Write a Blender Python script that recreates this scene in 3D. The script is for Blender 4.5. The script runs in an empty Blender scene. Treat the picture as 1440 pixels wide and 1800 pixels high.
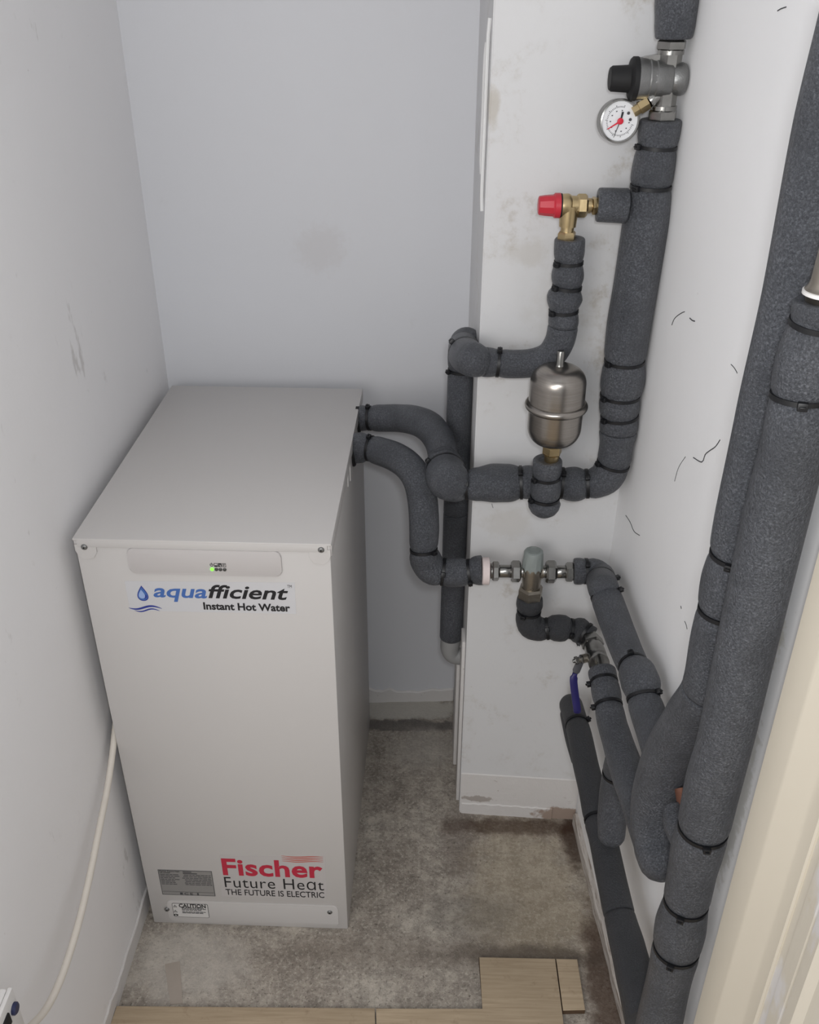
import bpy, bmesh, math, random
from mathutils import Vector, Matrix, Quaternion
random.seed(7)
SC = bpy.context.scene
COL = SC.collection
V = Vector

# ---------------------------------------------------------------- camera
cam_d = bpy.data.cameras.new('camera')
cam = bpy.data.objects.new('camera', cam_d); COL.objects.link(cam)
cam_d.sensor_fit = 'HORIZONTAL'; cam_d.sensor_width = 36.0
cam_d.lens = 1652.73 / 1440 * 36.0
cam_d.clip_start = 0.01
PITCH, YAW, ROLL = 0.5305, -0.0135, -0.0037
fwd = V((math.sin(YAW)*math.cos(PITCH), math.cos(YAW)*math.cos(PITCH), -math.sin(PITCH)))
rgt = V((math.cos(YAW), -math.sin(YAW), 0)); dwn = fwd.cross(rgt)
r2 = math.cos(ROLL)*rgt + math.sin(ROLL)*dwn
d2 = -math.sin(ROLL)*rgt + math.cos(ROLL)*dwn
M = Matrix.Identity(4)
for i in range(3):
    M[i][0] = r2[i]; M[i][1] = -d2[i]; M[i][2] = -fwd[i]
M[0][3], M[1][3], M[2][3] = 0, 0, 1.525
cam.matrix_world = M
SC.camera = cam

# ---------------------------------------------------------------- world, lamps, exposure
w = bpy.data.worlds.new('hall_light'); SC.world = w; w.use_nodes = True
bg = w.node_tree.nodes['Background']
bg.inputs[0].default_value = (0.97, 0.98, 1.0, 1); bg.inputs[1].default_value = 0.55
def area(name, loc, target, size, power, color=(1, 1, 1)):
    l = bpy.data.lights.new(name, 'AREA'); l.shape = 'DISK'; l.size = size; l.energy = power; l.color = color
    o = bpy.data.objects.new(name, l); COL.objects.link(o); o.location = loc
    o.rotation_euler = (V(target) - V(loc)).to_track_quat('-Z', 'Y').to_euler()
    return o
hl = area('hall_fill_light', (-0.55, -0.55, 1.45), (0.3, 0.9, 0.9), 0.9, 10, (1.0, 0.965, 0.93))  # soft fill added from the hall side to brighten right wall and door trim
pt = bpy.data.lights.new('phone_flash', 'POINT'); pt.energy = 14.0; pt.shadow_soft_size = 0.03; pt.color = (0.96, 0.98, 1.0)
po = bpy.data.objects.new('phone_flash', pt); COL.objects.link(po); po.location = (0.035, 0.0, 1.575)
SC.view_settings.view_transform = 'Standard'; SC.view_settings.look = 'None'
SC.view_settings.gamma = 1.0; SC.view_settings.use_curve_mapping = False
SC.view_settings.exposure = 0.10

# ---------------------------------------------------------------- materials
def lin(c):
    return tuple(((x/255)/12.92 if x/255 <= .04045 else ((x/255+.055)/1.055)**2.4) for x in c)
class NT:
    def __init__(s, name, rough=.5, metal=0., spec=.5):
        s.m = bpy.data.materials.new(name); s.m.use_nodes = True
        s.t = s.m.node_tree; s.b = s.t.nodes['Principled BSDF']
        s.b.inputs['Roughness'].default_value = rough; s.b.inputs['Metallic'].default_value = metal
        s.b.inputs['Specular IOR Level'].default_value = spec
        s.tc = s.t.nodes.new('ShaderNodeTexCoord')
    def n(s, typ, **kw):
        nd = s.t.nodes.new(typ)
        for k, v in kw.items(): setattr(nd, k, v)
        return nd
    def L(s, a, b): s.t.links.new(a, b)
    def noise(s, scale, detail=4, rough=.55, stretch=None, coord='Object', dist=0):
        nd = s.n('ShaderNodeTexNoise'); nd.inputs['Scale'].default_value = scale
        nd.inputs['Detail'].default_value = detail; nd.inputs['Roughness'].default_value = rough
        nd.inputs['Distortion'].default_value = dist
        if stretch:
            mp = s.n('ShaderNodeMapping'); mp.inputs['Scale'].default_value = stretch
            s.L(s.tc.outputs[coord], mp.inputs[0]); s.L(mp.outputs[0], nd.inputs['Vector'])
        else: s.L(s.tc.outputs[coord], nd.inputs['Vector'])
        return nd.outputs['Fac']
    def ramp(s, fac, stops):
        nd = s.n('ShaderNodeValToRGB'); e = nd.color_ramp.elements
        while len(e) < len(stops): e.new(.5)
        for el, (p, c) in zip(e, stops):
            el.position = p; el.color = tuple(c)+(1,) if len(c) == 3 else c
        s.L(fac, nd.inputs[0]); return nd.outputs[0]
    def step(s, fac, a, b):
        nd = s.n('ShaderNodeMapRange'); nd.interpolation_type = 'SMOOTHSTEP'
        nd.inputs['From Min'].default_value = a; nd.inputs['From Max'].default_value = b
        s.L(fac, nd.inputs['Value']); return nd.outputs[0]
    def math(s, op, a, b):
        nd = s.n('ShaderNodeMath', operation=op)
        for i, x in enumerate((a, b)):
            if isinstance(x, (int, float)): nd.inputs[i].default_value = x
            else: s.L(x, nd.inputs[i])
        return nd.outputs[0]
    def mix(s, fac, a, b):
        nd = s.n('ShaderNodeMix', data_type='RGBA')
        for sock, x in ((nd.inputs[0], fac), (nd.inputs[6], a), (nd.inputs[7], b)):
            if isinstance(x, (int, float)): sock.default_value = x
            elif isinstance(x, tuple): sock.default_value = x+(1,)
            else: s.L(x, sock)
        return nd.outputs[2]
    def blob(s, c, r, wob=.5, scale=14, soft=.5):
        """1 inside an ellipsoid stain around c, ragged edge"""
        a = s.n('ShaderNodeVectorMath', operation='SUBTRACT'); a.inputs[1].default_value = c
        s.L(s.tc.outputs['Object'], a.inputs[0])
        d = s.n('ShaderNodeVectorMath', operation='DIVIDE'); d.inputs[1].default_value = r; s.L(a.outputs[0], d.inputs[0])
        l = s.n('ShaderNodeVectorMath', operation='LENGTH'); s.L(d.outputs[0], l.inputs[0])
        nz = s.math('MULTIPLY', s.math('SUBTRACT', s.noise(scale, 6, .65), .5), wob*2)
        return s.step(s.math('ADD', l.outputs['Value'], nz), 1+soft*.5, 1-soft*.5)
    def color(s, c):
        if isinstance(c, tuple): s.b.inputs['Base Color'].default_value = c+(1,)
        else: s.L(c, s.b.inputs['Base Color'])
    def bump(s, h, strength, dist):
        nd = s.n('ShaderNodeBump'); nd.inputs['Strength'].default_value = strength; nd.inputs['Distance'].default_value = dist
        s.L(h, nd.inputs['Height']); s.L(nd.outputs[0], s.b.inputs['Normal'])

def plain(name, rgb, rough=.5, metal=0., vary=.06, scale=60, bump=0.0, spec=.5):
    n = NT(name, rough, metal, spec); c = lin(rgb)
    n.color(n.mix(n.noise(scale, 3), tuple(x*(1-vary) for x in c), tuple(min(1, x*(1+vary)) for x in c)))
    if bump: n.bump(n.noise(scale*6, 3), bump, .001)
    return n.m

def foam(name, dark, light, rough=.5):
    n = NT(name, rough, 0, .75)
    g = n.noise(420, 5, .8); g2 = n.noise(18, 3, .5)
    c = n.ramp(g, [(.34, lin(dark)), (.52, lin(tuple(.6*a+.4*b for a, b in zip(dark, light)))), (.70, lin(light))])  # pale specks paint the foam's sparkle into its colour
    c = n.mix(n.step(g2, .35, .75), c, n.mix(.5, c, lin(dark)))
    n.color(c)
    n.bump(n.noise(430, 4, .7), 1.0, .0030)
    return n.m
FOAM = foam('grey_pipe_foam', (44, 47, 53), (126, 129, 136), .34)
FOAM_D = foam('dark_pipe_foam', (34, 36, 40), (70, 72, 78), .45)

def paint(name, base, dirt, amt=.5, scuff=True, lo=.60):
    n = NT(name, .55, 0, .35); b = lin(base)
    c = n.mix(n.noise(2.2, 4, .6), tuple(x*.95 for x in b), tuple(min(1, x*1.03) for x in b))
    if scuff:
        m = n.math('MULTIPLY', n.step(n.noise(9, 6, .7), lo, lo+.18), n.step(n.noise(34, 5, .7), .45, .7))
        c = n.mix(n.math('MULTIPLY', m, amt), c, lin(dirt))
        sp = n.step(n.noise(95, 2, .5), .76, .82)
        c = n.mix(n.math('MULTIPLY', sp, amt*.8), c, lin(dirt))
    return n, c
n, c = paint('white_wall_dimmed', (214, 215, 219), (160, 156, 150), .18)  # same white as the side walls, toned down where it faces the light
c = n.mix(n.math('MULTIPLY', n.blob((-0.185, 1.70, 1.075), (.042, .05, .04), .9, 60, .9), .16), c, lin((176, 164, 156)))
n.color(c); n.bump(n.noise(30, 5, .6), .12, .002); WALL_B = n.m
n, c = paint('left_wall_lightened', (240, 239, 240), (172, 162, 154), .35)  # same white as the back wall, lightened to stand in for side light
st = n.step(n.noise(13, 5, .75, (1, 1, .35)), .64, .72)
c = n.mix(n.math('MULTIPLY', st, .35), c, lin((140, 132, 124)))
n.color(c); n.bump(n.noise(26, 5, .6), .2, .003); WALL_L = n.m
n, c = paint('scuffed_board_dimmed', (212, 212, 213), (166, 157, 143), .6, True, .51)  # real scuffs on white, base toned down because the pillar faces the light
for ctr, r, a in (((.21, 1.37, 1.07), (.05, .05, .05), .15), ((.092, 1.372, 1.355), (.008, .05, .024), .5), ((.155, 1.37, 1.16), (.03, .05, .02), .25),
                  ((.15, 1.37, .70), (.035, .05, .03), .2)):
    c = n.mix(n.math('MULTIPLY', n.blob(ctr, r, 1.0, 40, .9), a), c, lin((170, 160, 142)))
n.color(c); n.bump(n.noise(40, 5, .65), .22, .002); WALL_P = n.m
n, c = paint('right_wall_lightened', (244, 244, 245), (188, 186, 182), .3)  # white base lightened in colour to make up for grazing light
c = n.mix(n.math('MULTIPLY', n.blob((.362, .78, .93), (.05, .03, .035), 1.2, 45, .7), .55), c, lin((176, 170, 140)))
c = n.mix(n.math('MULTIPLY', n.blob((.362, .76, .70), (.05, .02, .12), 1.5, 60, .6), .35), c, lin((168, 164, 145)))
n.color(c); n.bump(n.noise(22, 5, .6), .12, .003); WALL_R = n.m

# concrete floor
n = NT('stained_concrete', .85, 0, .25)
big = n.noise(7, 6, .65); fine = n.noise(150, 5, .75); mid = n.noise(38, 6, .7)
c = n.ramp(big, [(.30, lin((146, 137, 127))), (.5, lin((178, 169, 158))), (.70, lin((204, 196, 184)))])
c = n.mix(n.step(mid, .35, .68), n.mix(.55, c, lin((98, 92, 86))), c)
c = n.mix(n.math('MULTIPLY', n.step(fine, .48, .66), .6), c, lin((205, 198, 186)))
c = n.mix(n.math('MULTIPLY', n.step(n.noise(170, 5, .8), .54, .64), .7), c, lin((80, 74, 68)))
def stain(ctr, r, a, col, wob=.8, sc=22, soft=.9):
    global c
    c = n.mix(n.math('MULTIPLY', n.blob(ctr, r, wob, sc, soft), a), c, lin(col))
stain((.21, 1.18, 0), (.11, .17, .1), .40, (172, 158, 132))
stain((-.40, 1.02, 0), (.10, .07, .1), .55, (196, 190, 182))
stain((-.05, 1.68, 0), (.16, .035, .1), .85, (196, 192, 184), .5, 30, .4)
stain((-.03, 1.625, 0), (.14, .018, .1), .75, (96, 92, 90), .9, 40, .5)
stain((.02, 1.55, 0), (.07, .06, .1), .45, (182, 176, 168))
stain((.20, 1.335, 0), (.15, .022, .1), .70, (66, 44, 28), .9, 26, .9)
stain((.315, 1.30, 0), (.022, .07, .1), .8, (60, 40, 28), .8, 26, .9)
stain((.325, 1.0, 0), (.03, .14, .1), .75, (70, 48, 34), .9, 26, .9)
stain((.20, 1.045, 0), (.14, .022, .1), .65, (74, 64, 56), .8, 26, .9)
stain((.10, 1.13, 0), (.09, .05, .1), .35, (104, 100, 94), .9, 20, 1.)
stain((.085, 1.30, 0), (.03, .10, .1), .35, (96, 84, 78), .9, 24, 1.)
stain((-.03, 1.05, 0), (.22, .03, .1), .35, (118, 108, 98), .8, 20, 1.)
n.color(c); n.bump(n.math('ADD', n.noise(90, 6, .7), n.math('MULTIPLY', mid, .6)), .6, .004); CONC = n.m

# timber
def wood(name, a, b, axis):
    n = NT(name, .6, 0, .3)
    st = (3, 60, 60) if axis == 'x' else (60, 3, 60)
    g = n.noise(3.2, 6, .65, st, dist=.4)
    c = n.ramp(g, [(.3, lin(a)), (.7, lin(b))])
    c = n.mix(n.math('MULTIPLY', n.step(n.noise(45, 6, .7), .56, .72), .35), c, lin((120, 98, 76)))
    n.color(c); n.bump(g, .3, .001); return n.m
WOOD = wood('oak_laminate', (164, 146, 122), (188, 170, 145), 'x')
WOOD_E = plain('dark_board_edge', (86, 66, 48), .8, 0, .3, 90)
n = NT('peeled_batten_paint', .7, 0, .3)
g = n.noise(6, 6, .7, (30, 2.5, 30)); c = n.ramp(g, [(.36, lin((128, 112, 98))), (.5, lin((196, 190, 184))), (.8, lin((216, 212, 208)))])
n.color(c); n.bump(g, .7, .003); BATTEN = n.m
n, c = paint('chipped_base_paint', (214, 211, 209), (156, 144, 132), .8)
c = n.mix(n.math('MULTIPLY', n.blob((.295, 1.36, .012), (.05, .05, .022), .9, 40, .35), .85), c, lin((150, 128, 112)))
c = n.mix(n.math('MULTIPLY', n.blob((.125, 1.37, .043), (.03, .05, .008), 1.2, 60, .3), .7), c, lin((150, 140, 132)))
c = n.mix(n.math('MULTIPLY', n.step(n.noise(28, 6, .75, (1, 1, 2.5)), .64, .68), .5), c, lin((152, 140, 130)))
n.color(c); n.bump(n.noise(24, 6, .7), .5, .005); CHIP = n.m
n, c = paint('cream_gloss_paint', (214, 206, 190), (176, 164, 136), .35)
n.b.inputs['Roughness'].default_value = .38
n.color(c); n.bump(n.noise(30, 4, .6, (1, 1, .2)), .15, .002); CREAM = n.m
n, c = paint('old_lining_paint', (214, 211, 209), (188, 168, 132), .9)
c = n.mix(n.math('MULTIPLY', n.step(n.noise(5, 5, .7, (1, 1, .5)), .50, .56), .6), c, lin((204, 194, 170)))
n.color(c); n.bump(n.noise(18, 5, .6, (1, 1, .4)), .35, .004); LINING = n.m

n = NT('powder_coated_steel', .42, 0, .4)
n.color(n.mix(n.noise(3, 2), lin((196, 193, 191)), lin((199, 196, 194)))); n.bump(n.noise(900, 2, .5), .08, .0004); CASE = n.m
CASE_P = plain('panel_fascia', (191, 187, 186), .38, 0, .01)
BLACK = plain('black_nylon', (13, 14, 18), .45, 0, .1)
RUBBER = plain('black_rubber', (14, 14, 16), .7, 0, .1)
n = NT('nickel_plate', .24, 1.0); n.color(n.mix(n.noise(50, 3), lin((122, 121, 118)), lin((168, 167, 164)))); n.bump(n.noise(260, 3), .1, .0006); CHROME = n.m
n = NT('dull_nickel', .38, 1.0); n.color(n.mix(n.noise(40, 3), lin((140, 133, 122)), lin((176, 170, 160)))); n.bump(n.noise(500, 3), .3, .0006); NICKEL = n.m
n = NT('cast_silver', .40, .9); n.color(n.mix(n.noise(40, 3), lin((118, 119, 119)), lin((150, 150, 149)))); n.bump(n.noise(500, 3), .5, .0008); CAST = n.m
n = NT('brushed_stainless', .27, 1.0); g = n.noise(5, 4, .6, (3, 3, 160)); n.color(n.mix(g, lin((140, 134, 128)), lin((178, 173, 167)))); n.bump(g, .06, .0006)
n.b.inputs['Anisotropic'].default_value = .4; STEEL = n.m
n = NT('brass', .33, 1.0); n.color(n.mix(n.noise(40, 4), lin((172, 150, 110)), lin((210, 190, 150)))); n.bump(n.noise(300, 3), .15, .0006); BRASS = n.m
n = NT('copper', .6, .7); n.color(n.mix(n.noise(50, 3), lin((112, 76, 62)), lin((140, 100, 84)))); COPPER = n.m
RED = plain('red_plastic', (190, 42, 58), .4, 0, .06)
REDP = plain('red_needle', (206, 34, 56), .5, 0, .02)
GREYCAP = plain('grey_green_plastic', (134, 141, 139), .5, 0, .04)
PVC = plain('grey_plastic_pipe', (150, 150, 150), .4, 0, .04)
WHITE_PL = plain('white_plastic', (222, 220, 218), .4, 0, .02)
FELT = plain('pink_white_felt', (222, 208, 206), .9, 0, .08, 200, .3)
CABLE = plain('white_cable_sheath', (216, 209, 199), .45, 0, .03)
BLUE_H = plain('blue_lever_grip', (34, 30, 92), .4, 0, .1)
NAVY = plain('navy_rocker', (38, 44, 78), .4, 0, .05)
DIAL = plain('white_dial', (228, 229, 231), .5, 0, .01)
INK = plain('black_ink', (24, 24, 28), .5, 0, .03)
INKG = plain('grey_ink', (66, 66, 70), .6, 0, .05)
BLUE1 = plain('blue_ink', (66, 104, 170), .45, 0, .03)
BLUE2 = plain('navy_ink', (44, 56, 140), .45, 0, .05)
BLUE3 = plain('pale_blue_ink', (150, 172, 214), .4, 0, .05)
REDI = plain('crimson_ink', (186, 42, 66), .5, 0, .03)
ORANGE = plain('rust_ink', (192, 84, 62), .5, 0, .05)
FILM = plain('sticker_film', (200, 200, 203), .25, 0, .005)
PLATE = plain('grey_plate', (142, 140, 138), .4, 0, .03)
LABELW = plain('white_label', (214, 212, 210), .4, 0, .01)
TAPE = plain('old_tape', (168, 158, 148), .5, 0, .06, 30)
HAIR = plain('dark_scratch', (70, 70, 74), .8, 0, .1)
CAULK = plain('white_caulk', (226, 226, 226), .3, 0, .02)
def glow(name, rgb, s):
    n = NT(name, .4); n.color(lin(rgb)); n.b.inputs['Emission Color'].default_value = lin(rgb)+(1,)
    n.b.inputs['Emission Strength'].default_value = s; return n.m
LED = glow('green_led', (110, 240, 60), 1.6)
NEON = glow('green_neon', (40, 200, 120), 1.2)
LED_OFF = plain('led_off', (62, 62, 60), .3, 0, .05)

# ---------------------------------------------------------------- helpers
def tag(o, label=None, cat=None, group=None, kind=None):
    if label: o['label'] = label
    if cat: o['category'] = cat
    if group: o['group'] = group
    if kind: o['kind'] = kind
    return o
def thing(name, loc, label, cat, group=None, rotz=0):
    o = bpy.data.objects.new(name, None); COL.objects.link(o); o.empty_display_size = .02
    o.location = loc; o.rotation_euler = (0, 0, rotz)
    return tag(o, label, cat, group)
def top_of(o):
    while o.parent: o = o.parent
    return o
def obj(name, bm, mat, parent=None, local=False, angle=40, smooth=True):
    me = bpy.data.meshes.new(name)
    if parent is not None and not local:
        bmesh.ops.translate(bm, verts=bm.verts, vec=-V(top_of(parent).location))
    bmesh.ops.recalc_face_normals(bm, faces=bm.faces)
    bm.to_mesh(me); bm.free()
    me.materials.append(mat)
    if smooth:
        me.shade_smooth(); me.set_sharp_from_angle(angle=math.radians(angle))
    o = bpy.data.objects.new(name, me); COL.objects.link(o)
    if parent is not None: o.parent = parent
    return o
def frame(axis):
    a = V(axis).normalized()
    u = a.cross(V((0, 0, 1))) if abs(a.z) < .95 else a.cross(V((0, 1, 0)))
    u.normalize(); return a, u, a.cross(u).normalized()
def lathe(bm, o, axis, prof, seg=28, rot=0, cap=True):
    a, u, v = frame(axis); o = V(o); rings = []
    for t, r in prof:
        rings.append([bm.verts.new(o+a*t+(u*math.cos(rot+k*2*math.pi/seg)+v*math.sin(rot+k*2*math.pi/seg))*max(r, 1e-5)) for k in range(seg)])
    for A, B in zip(rings, rings[1:]):
        for k in range(seg): bm.faces.new((A[k], A[(k+1) % seg], B[(k+1) % seg], B[k]))
    if cap: bm.faces.new(rings[0][::-1]); bm.faces.new(rings[-1])
def hexnut(bm, o, axis, t0, t1, r, rot=0):
    c = min((t1-t0)*.18, r*.2)
    lathe(bm, o, axis, [(t0, r*.86), (t0+c, r), (t1-c, r), (t1, r*.86)], 6, rot)
def box(bm, lo, hi, bev=0, seg=2):
    vs = [bm.verts.new((x, y, z)) for x in (lo[0], hi[0]) for y in (lo[1], hi[1]) for z in (lo[2], hi[2])]
    fs = [bm.faces.new([vs[i] for i in f]) for f in ((0, 1, 3, 2), (4, 6, 7, 5), (0, 4, 5, 1), (2, 3, 7, 6), (0, 2, 6, 4), (1, 5, 7, 3))]
    if bev:
        es = list({e for f in fs for e in f.edges})
        bmesh.ops.bevel(bm, geom=es, offset=bev, segments=seg, affect='EDGES', profile=.5)
def prism(bm, pts, ex, bev=0):
    """closed polygon pts (world/local vectors) extruded along ex"""
    A = [bm.verts.new(p) for p in pts]; B = [bm.verts.new(V(p)+V(ex)) for p in pts]; n_ = len(A)
    f0 = bm.faces.new(A[::-1]); f1 = bm.faces.new(B)
    for k in range(n_): bm.faces.new((A[k], A[(k+1) % n_], B[(k+1) % n_], B[k]))
    if bev: bmesh.ops.bevel(bm, geom=list(f1.edges), offset=bev, segments=3, affect='EDGES', profile=.5)
def cr(P, t):
    n_ = len(P); i = min(int(t), n_-2); f = t-i
    p = [V(P[max(0, min(n_-1, i+k))]) for k in (-1, 0, 1, 2)]
    if i == 0: p[0] = 2*p[1]-p[2]
    if i == n_-2: p[3] = 2*p[2]-p[1]
    # centripetal-ish damping keeps bends tight
    return .5*((2*p[1])+(p[2]-p[0])*f+(2*p[0]-5*p[1]+4*p[2]-p[3])*f*f+(3*p[1]-p[0]-3*p[2]+p[3])*f**3)
class Path:
    """pipe centre line through nodes (x, y, z, r)"""
    def __init__(s, nodes, step=.004):
        s.nodes = nodes; n_ = len(nodes); s.t = []; s.p = []; s.r = []
        t = 0.
        for i in range(n_-1):
            d = (V(nodes[i+1][:3])-V(nodes[i][:3])).length
            k = max(2, int(d/step))
            for j in range(k): s.t.append(i+j/k)
        s.t.append(n_-1.)
        for t in s.t:
            i = min(int(t), n_-2); f = t-i; f = f*f*(3-2*f)
            s.p.append(cr([q[:3] for q in nodes], t)); s.r.append(nodes[i][3]*(1-f)+nodes[i+1][3]*f)
        m = len(s.p)
        s.s = [0.]
        for a, b in zip(s.p, s.p[1:]): s.s.append(s.s[-1]+(b-a).length)
        s.tan = [(s.p[min(m-1, i+1)]-s.p[max(0, i-1)]).normalized() for i in range(m)]
        u = frame(s.tan[0])[1]; s.u = []
        for i in range(m):
            if i: u = s.tan[i-1].rotation_difference(s.tan[i]) @ u
            u = (u-s.tan[i]*u.dot(s.tan[i])).normalized(); s.u.append(u.copy())
    def idx(s, t): return min(range(len(s.t)), key=lambda i: abs(s.t[i]-t))
    def pinch(s, ties):
        for t in ties:
            s0 = s.s[s.idx(t)]
            for i in range(len(s.r)):
                s.r[i] *= 1-.085*math.exp(-((s.s[i]-s0)/.0065)**2)
    def sweep(s, bm, t0, t1, e0='cut', e1='cut', seg=28):
        a, b = s.idx(t0), s.idx(t1); rings = []
        def ring(i, k, off=0):
            u = s.u[i]; v = s.tan[i].cross(u)
            rings.append([bm.verts.new(s.p[i]+s.tan[i]*off+(u*math.cos(q*2*math.pi/seg)+v*math.sin(q*2*math.pi/seg))*s.r[i]*k) for q in range(seg)])
        if e0 == 'dome':
            for th in (8, 30, 52, 72): ring(a, math.sin(math.radians(th)), -s.r[a]*.95*math.cos(math.radians(th)))
        elif e0 == 'cut': ring(a, .55, .001); ring(a, .6, 0); ring(a, .93, 0); ring(a, .985, .0015)
        elif e0 == 'joint': ring(a, .9, .0002); ring(a, .97, .001)
        i0 = a if e0 == 'dome' else a+1
        i1 = b if e1 == 'dome' else b-1
        for i in range(i0, i1+1): ring(i, 1)
        if e1 == 'dome':
            for th in (72, 52, 30, 8): ring(b, math.sin(math.radians(th)), s.r[b]*.95*math.cos(math.radians(th)))
        elif e1 == 'cut': ring(b, .985, -.0015); ring(b, .93, 0); ring(b, .6, 0); ring(b, .55, -.001)
        elif e1 == 'joint': ring(b, .97, -.001); ring(b, .9, -.0002)
        for A, B in zip(rings, rings[1:]):
            for k in range(seg): bm.faces.new((A[k], A[(k+1) % seg], B[(k+1) % seg], B[k]))
        bm.faces.new(rings[0][::-1]); bm.faces.new(rings[-1])
def cable_tie(path, t, parent, head=(-.5, -1, .3), w_=.0046, tilt=None, tail=.0025):
    i = path.idx(t); p = path.p[i]; n_ = path.tan[i]
    if tilt: n_ = (n_+V(tilt)).normalized()
    h = V(head); h = (h-n_*h.dot(n_)).normalized(); q = n_.cross(h); R_ = path.r[i]+.0004
    bm = bmesh.new(); seg = 36; rings = []
    for k in range(seg):
        d = h*math.cos(k*2*math.pi/seg)+q*math.sin(k*2*math.pi/seg)
        rings.append([bm.verts.new(p+d*(R_+a)+n_*b) for a, b in ((-.0012, -w_/2), (.0013, -w_/2), (.0013, w_/2), (-.0012, w_/2))])
    for k in range(seg):
        A, B = rings[k], rings[(k+1) % seg]
        for j in range(4): bm.faces.new((A[j], A[(j+1) % 4], B[(j+1) % 4], B[j]))
    o = obj('cable_tie', bm, BLACK, parent)
    bm = bmesh.new(); c_ = p+h*(R_+.0028)
    box(bm, (-.0036, -.0042, -.0028), (.0036, .0042, .0036), .0008)
    box(bm, (-.0008, -.0024, .003), (.0008, .0024, .003+tail), .0004)
    Mx = Matrix((n_, q, h)).transposed().to_4x4(); Mx.translation = c_
    bmesh.ops.transform(bm, matrix=Mx, verts=bm.verts)
    obj('tie_head', bm, BLACK, o)
def sleeve(path, cuts, ends, parent, mat=None, name='foam_sleeve', seg=28):
    for k, (a, b) in enumerate(zip(cuts, cuts[1:])):
        bm = bmesh.new()
        path.sweep(bm, a, b, ends[0] if k == 0 else 'joint', ends[1] if k == len(cuts)-2 else 'joint', seg)
        obj(name, bm, mat or FOAM, parent, angle=60)
def pipe(label, nodes, cuts=None, ends=('cut', 'cut'), ties=(), mat=None, parent=None, cat='pipe'):
    P = Path(nodes); P.pinch([t[0] for t in ties])
    root = parent or thing('insulated_pipe', P.p[-1] if P.p[-1].z < P.p[0].z else P.p[0], label, cat)
    sleeve(P, cuts or [0, len(nodes)-1], ends, root, mat)
    for t in ties: cable_tie(P, t[0], root, *t[1:])
    return root, P
def tube(bm, pts, r, seg=10, closed_ends=True, step=.004):
    P = Path([tuple(p[:3])+(r,) for p in pts], step)
    P.sweep(bm, 0, len(pts)-1, 'flat', 'flat', seg)

# ---------------------------------------------------------------- room shell
def struct(name, bm, mat, **k): return tag(obj(name, bm, mat, **k), kind='structure')
HT = 2.35
XP, YP, XC, YC = .0871, 1.3719, .3261, 1.35644
def slab(name, quad, ex, mat):
    bm = bmesh.new(); prism(bm, [V(p) for p in quad], ex); return struct(name, bm, mat, smooth=False)
def wl(y): return -.4906-.018*(1.711-y)
def wr(y): return XC+.0612*(YC-y)
def wb(x): return 1.711+.0462*x
slab('floor', [(-.62, .25, -.08), (.62, .25, -.08), (.62, 1.85, -.08), (-.62, 1.85, -.08)], (0, 0, .08), CONC)
slab('floor', [(-1.1, -1.5, -.08), (1.1, -1.5, -.08), (1.1, .25, -.08), (-1.1, .25, -.08)], (0, 0, .091), WOOD)  # unseen hall floor, added to bounce warm light into the cupboard
slab('ceiling', [(-.62, .35, HT), (.62, .35, HT), (.62, 1.85, HT), (-.62, 1.85, HT)], (0, 0, .06), WALL_B)
slab('wall_left', [(wl(.35), .35, 0), (wl(1.75), 1.75, 0), (wl(1.75), 1.75, HT), (wl(.35), .35, HT)], (-.09, 0, 0), WALL_L)
slab('wall_back', [(-.6, wb(-.6), 0), (.15, wb(.15), 0), (.15, wb(.15), HT), (-.6, wb(-.6), HT)], (0, .1, 0), WALL_B)
bm = bmesh.new()
pts = [(XP, YP), (XC+.12, YP-.0647*(XC+.12-XP)), (XC+.12, 1.80), (XP, 1.80)]
prism(bm, [V((x, y, 0)) for x, y in pts], (0, 0, HT))
bmesh.ops.bevel(bm, geom=[e for e in bm.edges if abs(e.verts[0].co.x-XP) < 1e-4 and abs(e.verts[1].co.x-XP) < 1e-4 and abs(e.verts[0].co.y-YP) < 1e-3 and abs(e.verts[1].co.y-YP) < 1e-3], offset=.002, segments=2, affect='EDGES')
pillar = struct('wall_pillar', bm, WALL_P)
wall_right = slab('wall_right', [(wr(.25), .25, 0), (wr(1.40), 1.40, 0), (wr(1.40), 1.40, HT), (wr(.25), .25, HT)], (.09, 0, 0), WALL_R)

# thin dark scratches and hairline cracks on the right wall
def scratch(pts, parent, wd=.0007):
    bm = bmesh.new(); tube(bm, [V(p) for p in pts], wd, 5, step=.004); obj('scratch_mark', bm, HAIR, parent)
scratch([(0.3406, 1.1153, 0.9194), (0.3410, 1.1084, 0.9471), (0.3422, 1.0880, 0.9761)], wall_right, .0004)
scratch([(0.3435, 1.0679, 0.9839), (0.3455, 1.0342, 0.9940), (0.3459, 1.0278, 1.0075), (0.3466, 1.0163, 1.0186), (0.3475, 1.0019, 1.0312), (0.3482, 0.9903, 1.0480)], wall_right, .0007)
scratch([(0.3341, 1.2203, 1.1013), (0.3346, 1.2118, 1.1160), (0.3359, 1.1908, 1.1301), (0.3370, 1.1731, 1.1390)], wall_right, .0006)
scratch([(0.3378, 1.1595, 1.1361), (0.3387, 1.1455, 1.1364), (0.3396, 1.1311, 1.1398)], wall_right, .0008)
scratch([(0.3473, 1.0058, 1.1344), (0.3483, 0.9889, 1.1342), (0.3491, 0.9764, 1.1312)], wall_right, .0005)
scratch([(0.3288, 1.3065, 0.7585), (0.3308, 1.2753, 0.7623), (0.3323, 1.2498, 0.7612), (0.3343, 1.2178, 0.7727)], wall_right, .0006)
scratch([(0.3463, 1.0213, 0.7900), (0.3470, 1.0106, 0.7840)], wall_right, .0006)
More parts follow.
